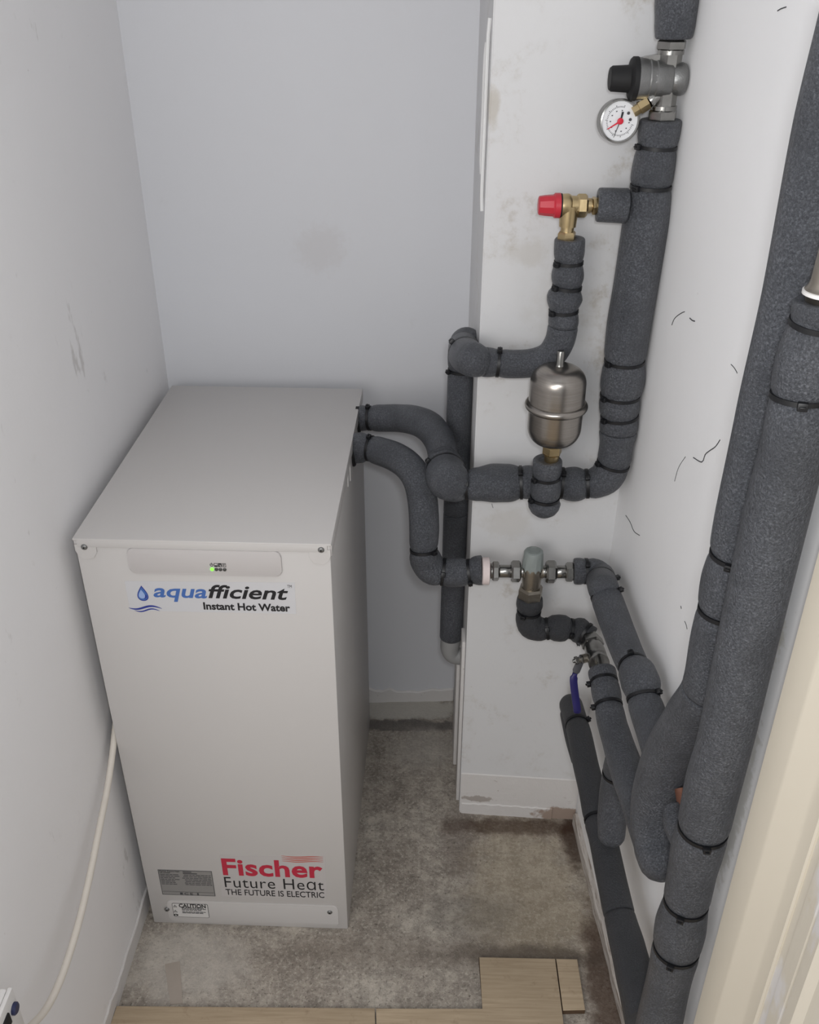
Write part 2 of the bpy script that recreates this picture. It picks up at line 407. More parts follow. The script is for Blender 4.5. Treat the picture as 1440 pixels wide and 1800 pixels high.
scratch([(0.3476, 1.0006, 0.7793), (0.3484, 0.9876, 0.7781), (0.3488, 0.9800, 0.7728)], wall_right, .0005)
scratch([(0.3444, 1.0534, 1.4819), (0.3450, 1.0421, 1.4853), (0.3461, 1.0240, 1.4884)], wall_right, .0006)
scratch([(0.1232, 1.3693, 0.7289), (0.1210, 1.3694, 0.7344), (0.1177, 1.3696, 0.7452)], pillar, .0004)
for (u0, v0, a, b) in ():
    pass

# skirtings and edge trims
def strip(name, a, b, inward, th, h, mat, bev=.002, rough=0., n_=18):
    """low strip along a->b with a slightly uneven top edge"""
    a, b, inw = V(a), V(b), V(inward).normalized(); bm = bmesh.new(); prev = None
    for k in range(n_+1):
        p = a.lerp(b, k/n_); hh = h+random.uniform(-rough, rough); tt = th*(1+random.uniform(-.15, .15)*(rough > 0))
        ring = [bm.verts.new(q) for q in (p-inw*.004, p+inw*tt, p+inw*tt+V((0, 0, hh-bev)), p+inw*(tt-bev)+V((0, 0, hh)), p-inw*.004+V((0, 0, hh)))]
        if prev:
            for j in range(5): bm.faces.new((prev[j], prev[(j+1) % 5], ring[(j+1) % 5], ring[j]))
        else: bm.faces.new(ring[::-1])
        prev = ring
    bm.faces.new(prev)
    return struct(name, bm, mat, angle=30)
strip('baseboard_right', (wr(1.345), 1.345, 0), (wr(.55), .55, 0), (-1, -.06, 0), .010, .030, BATTEN, .003, .0015, 30)
strip('baseboard_left', (wl(1.69), 1.69, 0), (wl(.45), .45, 0), (1, 0, 0), .003, .040, CHIP, .002, .006, 60)
strip('baseboard_back', (-.49, wb(-.49), 0), (.083, wb(.083), 0), (0, -1, 0), .005, .036, CHIP, .003, .009, 34)
strip('baseboard_pillar', (XP+.001, YP, 0), (XC-.002, YC+.0005, 0), (-.0647, -1, 0), .0022, .112, CHIP, .0016, 0)
strip('trim_1', (XP+.004, YP-.0022, 0), (XC-.05, YC+.001, 0), (-.0647, -1, 0), .0022, .030, CHIP, .0016, .0016, 22)
# boxed trunking low on the side of the pillar and the long caulk beads above
bm = bmesh.new(); box(bm, (XP-.006, YP+.03, 0), (XP+.004, YP+.075, .42), .0015); struct('trim_2', bm, CHIP)
bm = bmesh.new(); box(bm, (XP-.010, YP+.13, 0), (XP+.004, YP+.20, .44), .003); struct('trim_3', bm, CHIP)
for y0, z0, z1 in ((.035, 1.20, 1.47), (.085, 1.24, 1.44)):
    bm = bmesh.new(); tube(bm, [V((XP-.0005, YP+y0, z0)), V((XP-.003, YP+y0, z0+.03)), V((XP-.003, YP+y0, (z0+z1)/2)), V((XP-.003, YP+y0, z1-.03)), V((XP-.0005, YP+y0, z1))], .0028, 8, step=.02)
    obj('caulk_bead', bm, CAULK, pillar)

# door architrave and lining at the right edge
A0 = V(((0.3644, 0.7301, 0.7465)[0], (0.3644, 0.7301, 0.7465)[1], 0))
def prof_extrude(name, pts, mat, z1=2.1):
    bm = bmesh.new(); prism(bm, [V((x, y, 0)) for x, y in pts], (0, 0, z1)); return struct(name, bm, mat, angle=25)
def rw(y, off): return (wr(y)-off, y)
prof_extrude('trim_4', [rw(.696, -.01), rw(.696, .017), rw(.693, .020), rw(.654, .020), rw(.650, .0190), rw(.626, .0055), rw(.621, .0045), rw(.606, .0045), rw(.604, .003), rw(.604, -.01)], CREAM)
prof_extrude('trim_5', [rw(.605, -.01), rw(.605, .001), rw(.588, .001), rw(.586, .006), rw(.566, .007), rw(.562, .004), rw(.556, .004), rw(.552, .014), rw(.536, .016), rw(.528, .010), rw(.50, .009), rw(.42, .009), rw(.42, -.01)], LINING)

# loose oak boards on the concrete, bottom of the view
def board(label, pts, h, z0=0., mat=WOOD, edge=True):
    bm = bmesh.new(); prism(bm, [V((x, y, z0)) for x, y, _ in pts], (0, 0, h), .0008)
    o = obj('laminate_board', bm, mat, None, angle=30); o.data.materials.append(WOOD_E)
    for f in o.data.polygons:
        if abs(f.normal.z) < .3: f.material_index = 1
    return tag(o, label, 'floorboard', 'cut laminate boards on the floor')
HB = .011
board('long oak laminate board lying along the bottom edge, left of the corner board', [(-0.5010, 0.9336, 0.0110), (-0.0677, 0.9372, 0.0110), (-0.0595, 0.8186, 0.0110), (-0.5063, 0.8110, 0.0110)], HB)
board('L-shaped oak laminate board with a square end reaching towards the pillar', [(-0.0658, 0.9372, 0.0110), (0.1133, 0.9383, 0.0110), (0.1112, 1.0341, 0.0110), (0.2452, 1.0332, 0.0110), (0.2454, 0.9386, 0.0110), (0.2445, 0.8238, 0.0110), (-0.0577, 0.8186, 0.0110)], HB)
board('small oak laminate offcut beside the square board end, nearest the skirting', [(0.2472, 1.0332, 0.0110), (0.2841, 1.0328, 0.0110), (0.2846, 0.9403, 0.0110), (0.2474, 0.9387, 0.0110)], HB)
bm = bmesh.new(); prism(bm, [V((-0.4413, 1.0176, 0.0002)), V((-0.4165, 1.0235, 0.0002)), V((-0.4051, 0.9861, 0.0002)), V((-0.3941, 0.9462, 0.0002)), V((-0.4139, 0.9438, 0.0002)), V((-0.4289, 0.9826, 0.0002))], (0, 0, .0006))
tag(obj('tape_strip', bm, TAPE), 'short strip of dull tape stuck on the concrete below the cabinet', 'tape')

# ---------------------------------------------------------------- water heater
W, D, H = .3576, .5434, .8327
heater = thing('water_heater', (-.48137, 1.1, 0), 'tall white metal water heater cabinet with printed front beside left wall', 'water heater', None, -.02144)
bm = bmesh.new(); box(bm, (0, 0, 0), (W, D, H-.004), .0025, 2); body = obj('casing', bm, CASE, heater, True)
bm = bmesh.new(); box(bm, (-.0018, -.0022, H-.004), (W+.0018, D, H), .0016, 2)
box(bm, (.004, -.0022, H-.014), (W-.004, -.0002, H-.002), .0006)
for s in (0, 1):
    x0 = 0 if s == 0 else W-.030
    pts = [(x0, H-.010), (x0+.030, H-.010), (x0+.030, H-.022), (x0+.024, H-.032), (x0+.010, H-.034), (x0+.003, H-.028), (x0, H-.020)]
    if s: pts = [(2*x0+.030-x, z) for x, z in pts]
    prism(bm, [V((x, -.0002, z)) for x, z in pts], (0, -.0018, 0))
box(bm, (W-.0004, .002, H-.022), (W+.0018, D-.002, H-.003), .0006)
box(bm, (-.0018, .002, H-.022), (.0004, D-.002, H-.003), .0006)
lid = obj('lid', bm, CASE, heater, True)
def rrect(x0, x1, z0, z1, r, y=0., n_=5):
    out = []
    for cx, cz, a0 in ((x1-r, z1-r, 0), (x0+r, z1-r, 90), (x0+r, z0+r, 180), (x1-r, z0+r, 270)):
        for k in range(n_+1):
            a = math.radians(a0+90*k/n_); out.append(V((cx+r*math.cos(a), y, cz+r*math.sin(a))))
    return out
def slab_front(name, x0, x1, z0, z1, r, y0, th, mat, parent, bev=.0008):
    bm = bmesh.new(); prism(bm, rrect(x0, x1, z0, z1, r, y0), (0, -th, 0), bev); return obj(name, bm, mat, parent, True)
a = (0.0724, 0.8207); b = (0.2883, 0.7771)
fascia = slab_front('control_panel', a[0], b[0], b[1], a[1]-.002, .009, .0, .0034, CASE_P, heater, .0018)
a = (0.0309, 0.0652); b = (0.3411, 0.0688)
flap = slab_front('lower_cover', a[0], b[0], .008, a[1], .010, .0, .0014, CASE, heater, .0009)
def screw(u, y):
    bm = bmesh.new(); x, z = u
    lathe(bm, (x, y, z), (0, -1, 0), [(0, .0046), (.0008, .0046), (.0022, .0036), (.0028, .0018), (.0028, .0005)], 18)
    o = obj('screw', bm, CAST, heater, True)
    bm = bmesh.new(); lathe(bm, (x, y-.0026, z), (0, -1, 0), [(0, .0014), (.0006, .0013)], 6); obj('screw_socket', bm, RUBBER, o, True)
screw((0.0137, 0.8191), -.002); screw((0.3450, 0.8233), -.002); screw((0.0299, 0.0415), -.0014); screw((0.3260, 0.0492), -.0014)

def flat(name, polys, mat, y, parent, th=.0002):
    bm = bmesh.new()
    for p in polys: prism(bm, [V((x, y, z)) for x, z in p], (0, -th, 0))
    return obj(name, bm, mat, parent, True, smooth=False)
def text(s, xa, xb, zt, zb, mat, y, parent, shear=0., fat=0., name='lettering', sp=1.0):
    c_ = bpy.data.curves.new(name, 'FONT'); c_.body = s; c_.shear = shear; c_.offset = fat; c_.space_character = sp
    c_.extrude = .004; c_.resolution_u = 3
    o = bpy.data.objects.new('tmp', c_); COL.objects.link(o)
    me = bpy.data.meshes.new_from_object(o); bpy.data.objects.remove(o)
    xs = [v.co.x for v in me.vertices]; ys = [v.co.y for v in me.vertices]
    sx = (xb-xa)/(max(xs)-min(xs)); sz = (zt-zb)/(max(ys)-min(ys)); mx, my = min(xs), min(ys)
    for v in me.vertices:
        v.co = V((xa+(v.co.x-mx)*sx, y-(v.co.z+.004)*.02, zb+(v.co.y-my)*sz))
    me.materials.clear(); me.materials.append(mat)
    o = bpy.data.objects.new(name, me); COL.objects.link(o); o.parent = parent; return o
def ribbon(pts, wid):
    """2-D ribbon polygon from centre points with half widths"""
    up = [(x, z+w_) for (x, z), w_ in zip(pts, wid)]; dn = [(x, z-w_) for (x, z), w_ in zip(pts, wid)]
    return [up[i:i+2]+dn[i:i+2][::-1] for i in range(len(pts)-1)]
# indicator lights and icons
ic = [(0.1902, 0.7878), (0.1962, 0.7878), (0.2019, 0.7877), (0.2079, 0.7877)]
for k, (x, z) in enumerate(ic):
    bm = bmesh.new(); lathe(bm, (x, -.0032, z), (0, -1, 0), [(0, .0026), (.0012, .0026), (.0018, .0016), (.002, .0005)], 16)
    o = obj('indicator_light', bm, LED if k == 0 else LED_OFF, fascia, True)
    if k == 0: o['label'] = 'lit green indicator light'
iz = (0.1909, 0.7950)[1]; yf = -.0035
x = ic[0][0]
polys = []
for k in range(10):
    a0, a1 = [math.radians(125+290*q/10) for q in (k, k+1)]
    polys.append([(x+.0026*math.cos(a0), iz+.0026*math.sin(a0)), (x+.0026*math.cos(a1), iz+.0026*math.sin(a1)), (x+.0017*math.cos(a1), iz+.0017*math.sin(a1)), (x+.0017*math.cos(a0), iz+.0017*math.sin(a0))])
polys.append([(x-.0005, iz), (x+.0005, iz), (x+.0005, iz+.0034), (x-.0005, iz+.0034)])
def rect(x0, x1, z0, z1): return [(x0, z0), (x1, z0), (x1, z1), (x0, z1)]
def outline(x0, x1, z0, z1, t): return [rect(x0, x1, z0, z0+t), rect(x0, x1, z1-t, z1), rect(x0, x0+t, z0, z1), rect(x1-t, x1, z0, z1)]
for k in (1, 2, 3):
    x = ic[k][0]; polys += outline(x-.0025, x+.0025, iz-.003, iz+.003, .0006)
x = ic[1][0]; polys.append(rect(x-.0025, x+.0025, iz-.003, iz-.0006))
x = ic[2][0]; polys += [rect(x-.0025, x+.0025, iz+.0006, iz+.003), rect(x-.0025, x-.0004, iz-.003, iz), rect(x+.0008, x+.0025, iz-.0016, iz)]
x = ic[3][0]; polys += [rect(x-.0010, x-.0004, iz-.0018, iz+.0018), rect(x-.0010, x+.0012, iz+.0012, iz+.0018), rect(x-.0010, x+.0008, iz-.0003, iz+.0003)]
flat('icon_print', polys, INK, yf, fascia)
# upper brand sticker
y1 = -.0004; y2 = -.0006
a, b, c_, d_ = (0.0611, 0.7618), (0.3046, 0.7659), (0.3038, 0.7111), (0.0615, 0.7098)
st1 = flat('sticker', [[a, b, c_, d_]], FILM, 0.0001, heater, .0004)
z_t, z_b = (0.2409, 0.7591)[1], (0.2389, 0.7353)[1]
text('aqua', (0.0997, 0.7392)[0], (0.1772, 0.7415)[0], (0.1341, 0.7511)[1], (0.1312, 0.7276)[1], BLUE1, y1, st1, .22, .020)
text('fficient', (0.1788, 0.7415)[0], (0.2944, 0.7449)[0], z_t, z_b, INK, y1, st1, .25, .020)
text('TM', (0.2937, 0.7597)[0], (0.3001, 0.7599)[0], (0.2970, 0.7617)[1], (0.2967, 0.7568)[1], INK, y1, st1, 0, 0)
text('Instant Hot Water', (0.1699, 0.7192)[0], (0.2955, 0.7230)[0], (0.2301, 0.7281)[1], (0.2290, 0.7149)[1], INK, y1, st1, 0, .032)
def drop(cu, s, dx=0., dz=0.):
    cx, cz = cu; out = []
    for k in range(28):
        a = math.pi*(-1.25+k/27*1.5) if False else 2*math.pi*k/28
        rr = math.sin(a/2)
        x = math.sin(a)*(rr**1.3); z = -(-math.cos(a))*-1
        out.append((cx+dx-x*s*1.02, cz+dz+math.cos(a)*s*1.25))
    return out
dc = ((0.0840, 0.7388)[0], (0.0843, 0.7413)[1])
flat('drop_logo', [drop(dc, .0108)], BLUE2, y1, st1)
flat('drop_logo', [drop(dc, .0092, 0, -.0004)], BLUE1, y2, st1)
flat('drop_logo', [drop(dc, .0062, -.0012, -.0012)], BLUE3, y2-.0002, st1)
flat('drop_logo', [[(dc[0]+.0035, dc[1]-.002), (dc[0]+.0062, dc[1]-.004), (dc[0]+.005, dc[1]-.0078), (dc[0]+.0008, dc[1]-.0100), (dc[0]+.003, dc[1]-.0068)]], BLUE2, y2-.0003, st1)
def wave(x0, x1, z, amp, wid, ph=0., n_=22):
    return ribbon([(x0+(x1-x0)*k/n_, z+amp*math.sin(ph+k/n_*2*math.pi)) for k in range(n_+1)], [wid*math.sin(math.pi*k/n_)**.7+.0001 for k in range(n_+1)])
w0 = (0.0601, 0.7169); w1 = (0.1089, 0.7153)
flat('wave_logo', wave(w0[0], w1[0], w0[1]-.001, -.0030, .0017, .3) + wave(w0[0]+.008, w1[0]-.004, w0[1]-.0056, -.0026, .0011, .2), BLUE2, y1, st1)
# lower brand sticker
a, b, c_, d_ = (0.1402, 0.1897), (0.3241, 0.1971), (0.3225, 0.0865), (0.1333, 0.0798)
st2 = flat('sticker', [[a, b, c_, d_]], CASE_P, 0.0001, heater, .0003)
text('Fischer', (0.1417, 0.1546)[0], (0.3177, 0.1632)[0], (0.2326, 0.1818)[1], (0.2295, 0.1381)[1], REDI, y1, st2, 0, .026, sp=1.02)
text('Future He\u0251t', (0.1421, 0.1171)[0], (0.3181, 0.1260)[0], (0.2292, 0.1336)[1], (0.2272, 0.1062)[1], INK, y1, st2, 0, -.004, sp=1.06)
text('THE FUTURE IS ELECTRIC', (0.1419, 0.0896)[0], (0.3179, 0.0986)[0], (0.2269, 0.1016)[1], (0.2258, 0.0861)[1], INK, y1, st2, 0, .006)
for k in range(4):
    x0 = (0.2479, 0.1891)[0]; x1 = (0.3200, 0.1925)[0]; zz = (0.2826, 0.1929)[1]-k*.0042
    flat('wave_logo', wave(x0, x1, zz, -.0014, .0008, -.5), ORANGE, y1, st2)
# rating plate
a, b, c_, d_ = (0.0264, 0.1475), (0.1223, 0.1507), (0.1245, 0.0840), (0.0267, 0.0806)
px0, px1, pz1, pz0 = a[0], b[0], a[1], d_[1]
plate = flat('rating_plate', [rect(px0, px1, pz0, pz1)], PLATE, .0001, heater, .0005)
flat('plate_border', outline(px0+.0004, px1-.0004, pz0+.0004, pz1-.0004, .0008), INKG, y1-.0001, plate)
pw, ph_ = px1-px0, pz1-pz0
text('Fischer Future Heat', px0+.003, px0+pw*.40, pz1-.002, pz1-.0050, INK, y1-.0001, plate, 0, .01)
text('UK Limited', px0+.003, px0+pw*.22, pz1-.0058, pz1-.0088, INK, y1-.0001, plate, 0, .01)
text('CE', px0+pw*.42, px0+pw*.58, pz0+.0074, pz0+.0018, INK, y1-.0001, plate, 0, .0, sp=1.3)
bars = [rect(px0+pw*.46, px0+pw*.62, pz1-.005, pz1-.003), rect(px0+pw*.46, px0+pw*.72, pz1-.009, pz1-.007), rect(px0+pw*.34, px0+pw*.39, pz0+.002, pz0+.0075), rect(px0+pw*.66, px0+pw*.69, pz0+.002, pz0+.0075)]
for r_ in range(7):
    z = pz1-.0115-r_*.0042
    if z < pz0+.011: break
    x = px0+.003
    while x < px1-.004:
        l = random.uniform(.004, .010)
        if not (.30 < (x-px0)/pw < .40): bars.append(rect(x, min(x+l, px1-.003), z-.0014, z))
        x += l+.0012
o = flat('fine_print', bars, INKG, y1-.0001, plate); o['kind'] = 'stuff'
flat('plate_rule', [rect(px0+.002, px1-.002, pz0+.0092, pz0+.0096)], INKG, y1-.0001, plate)
# caution label
a, b = (0.0405, 0.0594), (0.1057, 0.0215)
cx0, cx1, cz1, cz0 = a[0], b[0], a[1], b[1]
cl = slab_front('caution_label', cx0, cx1, cz0, cz1, .003, -.0012, .0005, INK, heater, .0001)
flat('label_face', [[(p.x, p.z) for p in rrect(cx0+.0008, cx1-.0008, cz0+.0010, cz1-.0008, .0024)]], LABELW, -.00165, cl)
ct = (0.0745, 0.0588)[1]; cb = (0.0733, 0.0485)[1]; yl = -.0019
text('CAUTION', (0.0530, 0.0522)[0], (0.1019, 0.0548)[0], ct, cb, INK, yl, cl, 0, .03)
def tri(cx, cz, s): return [[(cx-s, cz-s*.8), (cx+s, cz-s*.8), (cx, cz+s)]]
for (u_, s_) in (((0.0457, 0.0518), .0036), ((0.0450, 0.0375), .0036)):
    flat('warning_sign', tri(u_[0], u_[1], s_), INK, yl, cl)
    flat('warning_sign', tri(u_[0], u_[1]-.0001, s_*.62), LABELW, yl-.0002, cl)
    flat('warning_sign', [rect(u_[0]-.0003, u_[0]+.0003, u_[1]-.0006, u_[1]+.0014), rect(u_[0]-.0003, u_[0]+.0003, u_[1]-.0016, u_[1]-.0010)], INK, yl-.0004, cl)
cc = (0.0448, 0.0271)
circ = [(cc[0]+.0044*math.cos(k*math.pi/10), cc[1]+.0029*math.sin(k*math.pi/10)) for k in range(20)]
flat('mandatory_sign', [circ], INK, yl, cl)
flat('mandatory_sign', [rect(cc[0]-.0014, cc[0]+.0012, cc[1]-.0012, cc[1]+.0008), rect(cc[0]-.0014, cc[0]-.0006, cc[1]-.0012, cc[1]+.0017)], LABELW, yl-.0002, cl)
bars = []
for (u0, u1, v_) in ((318, 358, 1597), (318, 361, 1599.4), (318, 352, 1601.8), (319, 364, 1606), (319, 358, 1608.6)):
    pass
fx0, fx1 = cx0+(cx1-cx0)*.26, cx1-.004
for k, e in enumerate((.92, 1., .8, 1., .9)):
    z = cz1-.0105-k*.0031-(.0018 if k > 2 else 0); x = fx0
    while x < fx0+(fx1-fx0)*e-.002:
        l = random.uniform(.003, .008); bars.append(rect(x, min(x+l, fx0+(fx1-fx0)*e), z-.0016, z)); x += l+.0009
flat('fine_print', bars, INK, yl, cl)['kind'] = 'stuff'
# side details: rubber grommets at the outlets and two louvre slots
def loc(p):
    q = V(p[:3])-V(heater.location); return Matrix.Rotation(.02144, 3, 'Z') @ q
for (p, r_) in (((-0.1161, 1.5480, 0.8098), .0238), ((-0.1172, 1.4400, 0.8020), .0282)):
    bm = bmesh.new(); q = loc(p); lathe(bm, (W-.004, q.y, q.z), (1, 0, 0), [(0, r_), (.0075, r_), (.009, r_-.002), (.009, .006)], 28); obj('grommet', bm, RUBBER, heater, True)
for p in ((-0.1186, 1.3386, 0.8046), (-0.1178, 1.3758, 0.7953)):
    q = loc(p); bm = bmesh.new(); box(bm, (W-.001, q.y-.002, q.z-.018), (W+.0015, q.y+.002, q.z+.018), .0008); obj('louvre', bm, WHITE_PL, heater, True)

# ---------------------------------------------------------------- insulated pipes
HF = (-.6, -1, .25)
# riser in the right corner, elbow, run along the pillar to the vessel tee and round to the heater
riser, PM = pipe('grey foam insulated riser in the back right corner, bending left below the steel vessel', [
    (0.3038, 1.3028, 1.3497, 0.0271), (0.3038, 1.3028, 1.3394, 0.0272), (0.3032, 1.3028, 1.3165, 0.0263), (0.3021, 1.3029, 1.2867, 0.0278), (0.3018, 1.3029, 1.2665, 0.0280), (0.3012, 1.3029, 1.2128, 0.0313), (0.2987, 1.3031, 1.1342, 0.0311),
    (0.2962, 1.3033, 1.0762, 0.0314), (0.2962, 1.3033, 1.0209, 0.0304), (0.2973, 1.3032, 0.9906, 0.0324), (0.2960, 1.3033, 0.9660, 0.0306), (0.2970, 1.3032, 0.9495, 0.0299), (0.2989, 1.3031, 0.9327, 0.0292), (0.3000, 1.3030, 0.9081, 0.0286),
    (0.2997, 1.3030, 0.8811, 0.0254), (0.2987, 1.3031, 0.8515, 0.0265), (0.2907, 1.3036, 0.8280, 0.0267), (0.2760, 1.3046, 0.8172, 0.0251), (0.2621, 1.3055, 0.8145, 0.0242), (0.2427, 1.3067, 0.8126, 0.0278), (0.2222, 1.3080, 0.8137, 0.0261),
    (0.1936, 1.3099, 0.8144, 0.0252), (0.1589, 1.3121, 0.8117, 0.0280), (0.1384, 1.3135, 0.8097, 0.0307), (0.1160, 1.3149, 0.8087, 0.0312), (0.0909, 1.3165, 0.8054, 0.0272), (0.0737, 1.3176, 0.8036, 0.0250), (0.0574, 1.3187, 0.8049, 0.0300), (0.0443, 1.3125, 0.8153, 0.0334),
    (0.0397, 1.3500, 0.8107, 0.0332), (0.0375, 1.3850, 0.8092, 0.0292)],
    [0, 4, 13, 18, 22, 26, 29.6, 30], ('cut', 'cut'),
    [(2, (-1, -.3, 0)), (4, (-1, -.8, .2)), (8, (-1, -.6, 0)), (10, (-1, -.6, 0)), (12, (-1, -.6, 0)), (15, (-1, -.4, .4)), (18, (0, -1, 1.2)), (20, (0, -.6, 1)), (22, (0, -.6, 1)), (26, (0, -1, .6)), (29, (-1, .4, .6))])
# side branch sleeve to the relief valve, and the tee stub below the vessel
P1 = Path([(0.2332, 1.3023, 1.2426, 0.0222), (0.2543, 1.3010, 1.2423, 0.0225), (0.2758, 1.3016, 1.2415, 0.0229)]); sleeve(P1, [0, 2], ('cut', 'flat'), riser)
P2 = Path([(0.1917, 1.2699, 0.8743, 0.0224), (0.1922, 1.2699, 0.8450, 0.0217), (0.1927, 1.2699, 0.8272, 0.0232), (0.1924, 1.2699, 0.8081, 0.0233), (0.1922, 1.2699, 0.7989, 0.0256)])
P2.pinch([1, 3]); sleeve(P2, [0, 3, 4], ('cut', 'dome'), riser)
cable_tie(P2, 1, riser, (-1, -.6, 0)); cable_tie(P2, 3, riser, (-1, -.5, 0))
# short length above the reducing valve
pipe('short grey foam insulated pipe at the top edge, above the silver reducing valve', [(0.3019, 1.3029, 1.5204, 0.0265), (0.3044, 1.3027, 1.4846, 0.0262), (0.3059, 1.3026, 1.4601, 0.0248), (0.3064, 1.3026, 1.4427, 0.0228)])
# relief valve discharge: down, left, and back to the waste drop
pipe('grey foam insulated pipe below the red-capped brass valve, curving left at the pillar edge', [
    (0.2009, 1.3044, 1.1972, 0.0211), (0.2015, 1.3044, 1.1809, 0.0212), (0.2022, 1.3043, 1.1644, 0.0205), (0.2023, 1.3043, 1.1460, 0.0227), (0.2029, 1.3043, 1.1299, 0.0212), (0.2010, 1.3044, 1.1143, 0.0254), (0.2011, 1.3044, 1.0952, 0.0215), (0.2021, 1.3043, 1.0733, 0.0217),
    (0.1989, 1.3065, 1.0468, 0.0215), (0.1862, 1.3094, 1.0237, 0.0213), (0.1621, 1.3119, 1.0128, 0.0210), (0.1331, 1.3138, 1.0100, 0.0211), (0.1129, 1.3151, 1.0111, 0.0215), (0.0910, 1.3155, 1.0125, 0.0223), (0.0754, 1.3105, 1.0178, 0.0260),
    (0.0667, 1.3600, 1.0059, 0.0269), (0.0660, 1.4300, 0.9926, 0.0245)],
    [0, 4, 7, 13, 16], ('cut', 'cut'),
    [(2, (-1, -.7, 0)), (4, (-1, -.7, 0)), (6, (-1, -.8, 0)), (12, (0, -.3, 1)), (15.2, (-1, .1, .9))])
# waste drop
waste, PV = pipe('tall dark foam insulated drop pipe against the side of the pillar', [
    (0.0772, 1.4550, 0.9873, 0.0222), (0.0725, 1.4750, 0.9857, 0.0234), (0.0678, 1.4920, 0.9735, 0.0237), (0.0657, 1.4950, 0.9533, 0.0229), (0.0655, 1.4950, 0.9279, 0.0221), (0.0655, 1.4950, 0.8329, 0.0223), (0.0647, 1.4950, 0.6489, 0.0225), (0.0642, 1.4950, 0.5099, 0.0224), (0.0637, 1.4950, 0.3590, 0.0227)],
    [0, 4, 6, 8], ('dome', 'cut'), [(4, (-1, -.5, 0)), (2.2, (.2, .3, 1))], FOAM)
bm = bmesh.new()
PW = Path([(0.0634, 1.4950, 0.3704, 0.0193), (0.0629, 1.4950, 0.3475, 0.0200), (0.0622, 1.4950, 0.3302, 0.0189), (0.0683, 1.4950, 0.3157, 0.0178), (0.0799, 1.4950, 0.3115, 0.0178), (0.0960, 1.4950, 0.3117, 0.0178), (0.1190, 1.4950, 0.3121, 0.0178)])
PW.sweep(bm, 0, 6, 'flat', 'flat', 24)
lathe(bm, PW.p[PW.idx(.1)], PW.tan[PW.idx(.5)], [(0, .0172), (.022, .0172), (.0225, .0160)], 24)
lathe(bm, PW.p[PW.idx(4.3)], (1, 0, 0), [(0, .0162), (.0005, .0168), (.03, .0168)], 24)
obj('waste_elbow', bm, PVC, waste, angle=40)['label'] = 'bare grey plastic elbow'
# heater outlets
pipe('upper foam insulated pipe leaving the side of the white cabinet, arching over', [
    (-0.1160, 1.5480, 0.8121, 0.0226), (-0.1047, 1.5470, 0.8127, 0.0231), (-0.0932, 1.5450, 0.8137, 0.0229), (-0.0745, 1.5400, 0.8162, 0.0245), (-0.0416, 1.5300, 0.8211, 0.0248), (-0.0109, 1.5000, 0.8309, 0.0259), (0.0129, 1.4750, 0.8308, 0.0270), (0.0284, 1.4450, 0.8238, 0.0262), (0.0349, 1.4150, 0.8173, 0.0253), (0.0366, 1.3900, 0.8108, 0.0250)],
    [0, 2, 9], ('flat', 'flat'), [(2, (.1, -.2, 1))], FOAM)
pipe('lower foam insulated pipe leaving the side of the white cabinet, dropping to the mixing valve', [
    (-0.1171, 1.4400, 0.8053, 0.0263), (-0.1024, 1.4380, 0.8075, 0.0262), (-0.0867, 1.4350, 0.8081, 0.0228), (-0.0698, 1.4250, 0.8079, 0.0241), (-0.0433, 1.4100, 0.8050, 0.0249), (-0.0200, 1.3900, 0.7974, 0.0251), (-0.0046, 1.3700, 0.7815, 0.0250), (0.0033, 1.3550, 0.7522, 0.0250), (0.0066, 1.3350, 0.7147, 0.0250), (0.0061, 1.3180, 0.6796, 0.0237),
    (0.0102, 1.3218, 0.6557, 0.0268), (0.0209, 1.3211, 0.6391, 0.0269), (0.0393, 1.3199, 0.6343, 0.0245), (0.0623, 1.3184, 0.6345, 0.0250), (0.0842, 1.3170, 0.6369, 0.0225), (0.0955, 1.3162, 0.6399, 0.0249), (0.1059, 1.3156, 0.6416, 0.0258)],
    [0, 2, 9, 12, 14, 16], ('flat', 'cut'), [(2, (0, -.2, 1)), (9, (1, -1, 0)), (12, (0, -1, .4)), (14, (0, -1, -.4))], FOAM)
# mixed outlet below the mixing valve
pipe('short foam insulated U-shaped pipe below the mixing valve, turning to the ball valve', [
    (0.1875, 1.3053, 0.5939, 0.0217), (0.1875, 1.3053, 0.5797, 0.0228), (0.1875, 1.3053, 0.5653, 0.0209), (0.1876, 1.3053, 0.5496, 0.0220), (0.1935, 1.3049, 0.5341, 0.0231), (0.2065, 1.3041, 0.5288, 0.0216), (0.2211, 1.3031, 0.5297, 0.0197), (0.2307, 1.3025, 0.5316, 0.0226), (0.2423, 1.3017, 0.5323, 0.0236), (0.2520, 1.3011, 0.5329, 0.0226), (0.2617, 1.3005, 0.5323, 0.0181),
    (0.2697, 1.3000, 0.5304, 0.0216), (0.2781, 1.2974, 0.5300, 0.0230), (0.2864, 1.2929, 0.5288, 0.0200), (0.2927, 1.2875, 0.5257, 0.0200)],
    [0, 2, 6, 10, 13, 14], ('cut', 'cut'), [(2, (-.6, -1, 0)), (6, (0, -.8, .5)), (10, (0, -1, 0)), (13, (-.4, -1, -.8))], FOAM_D)
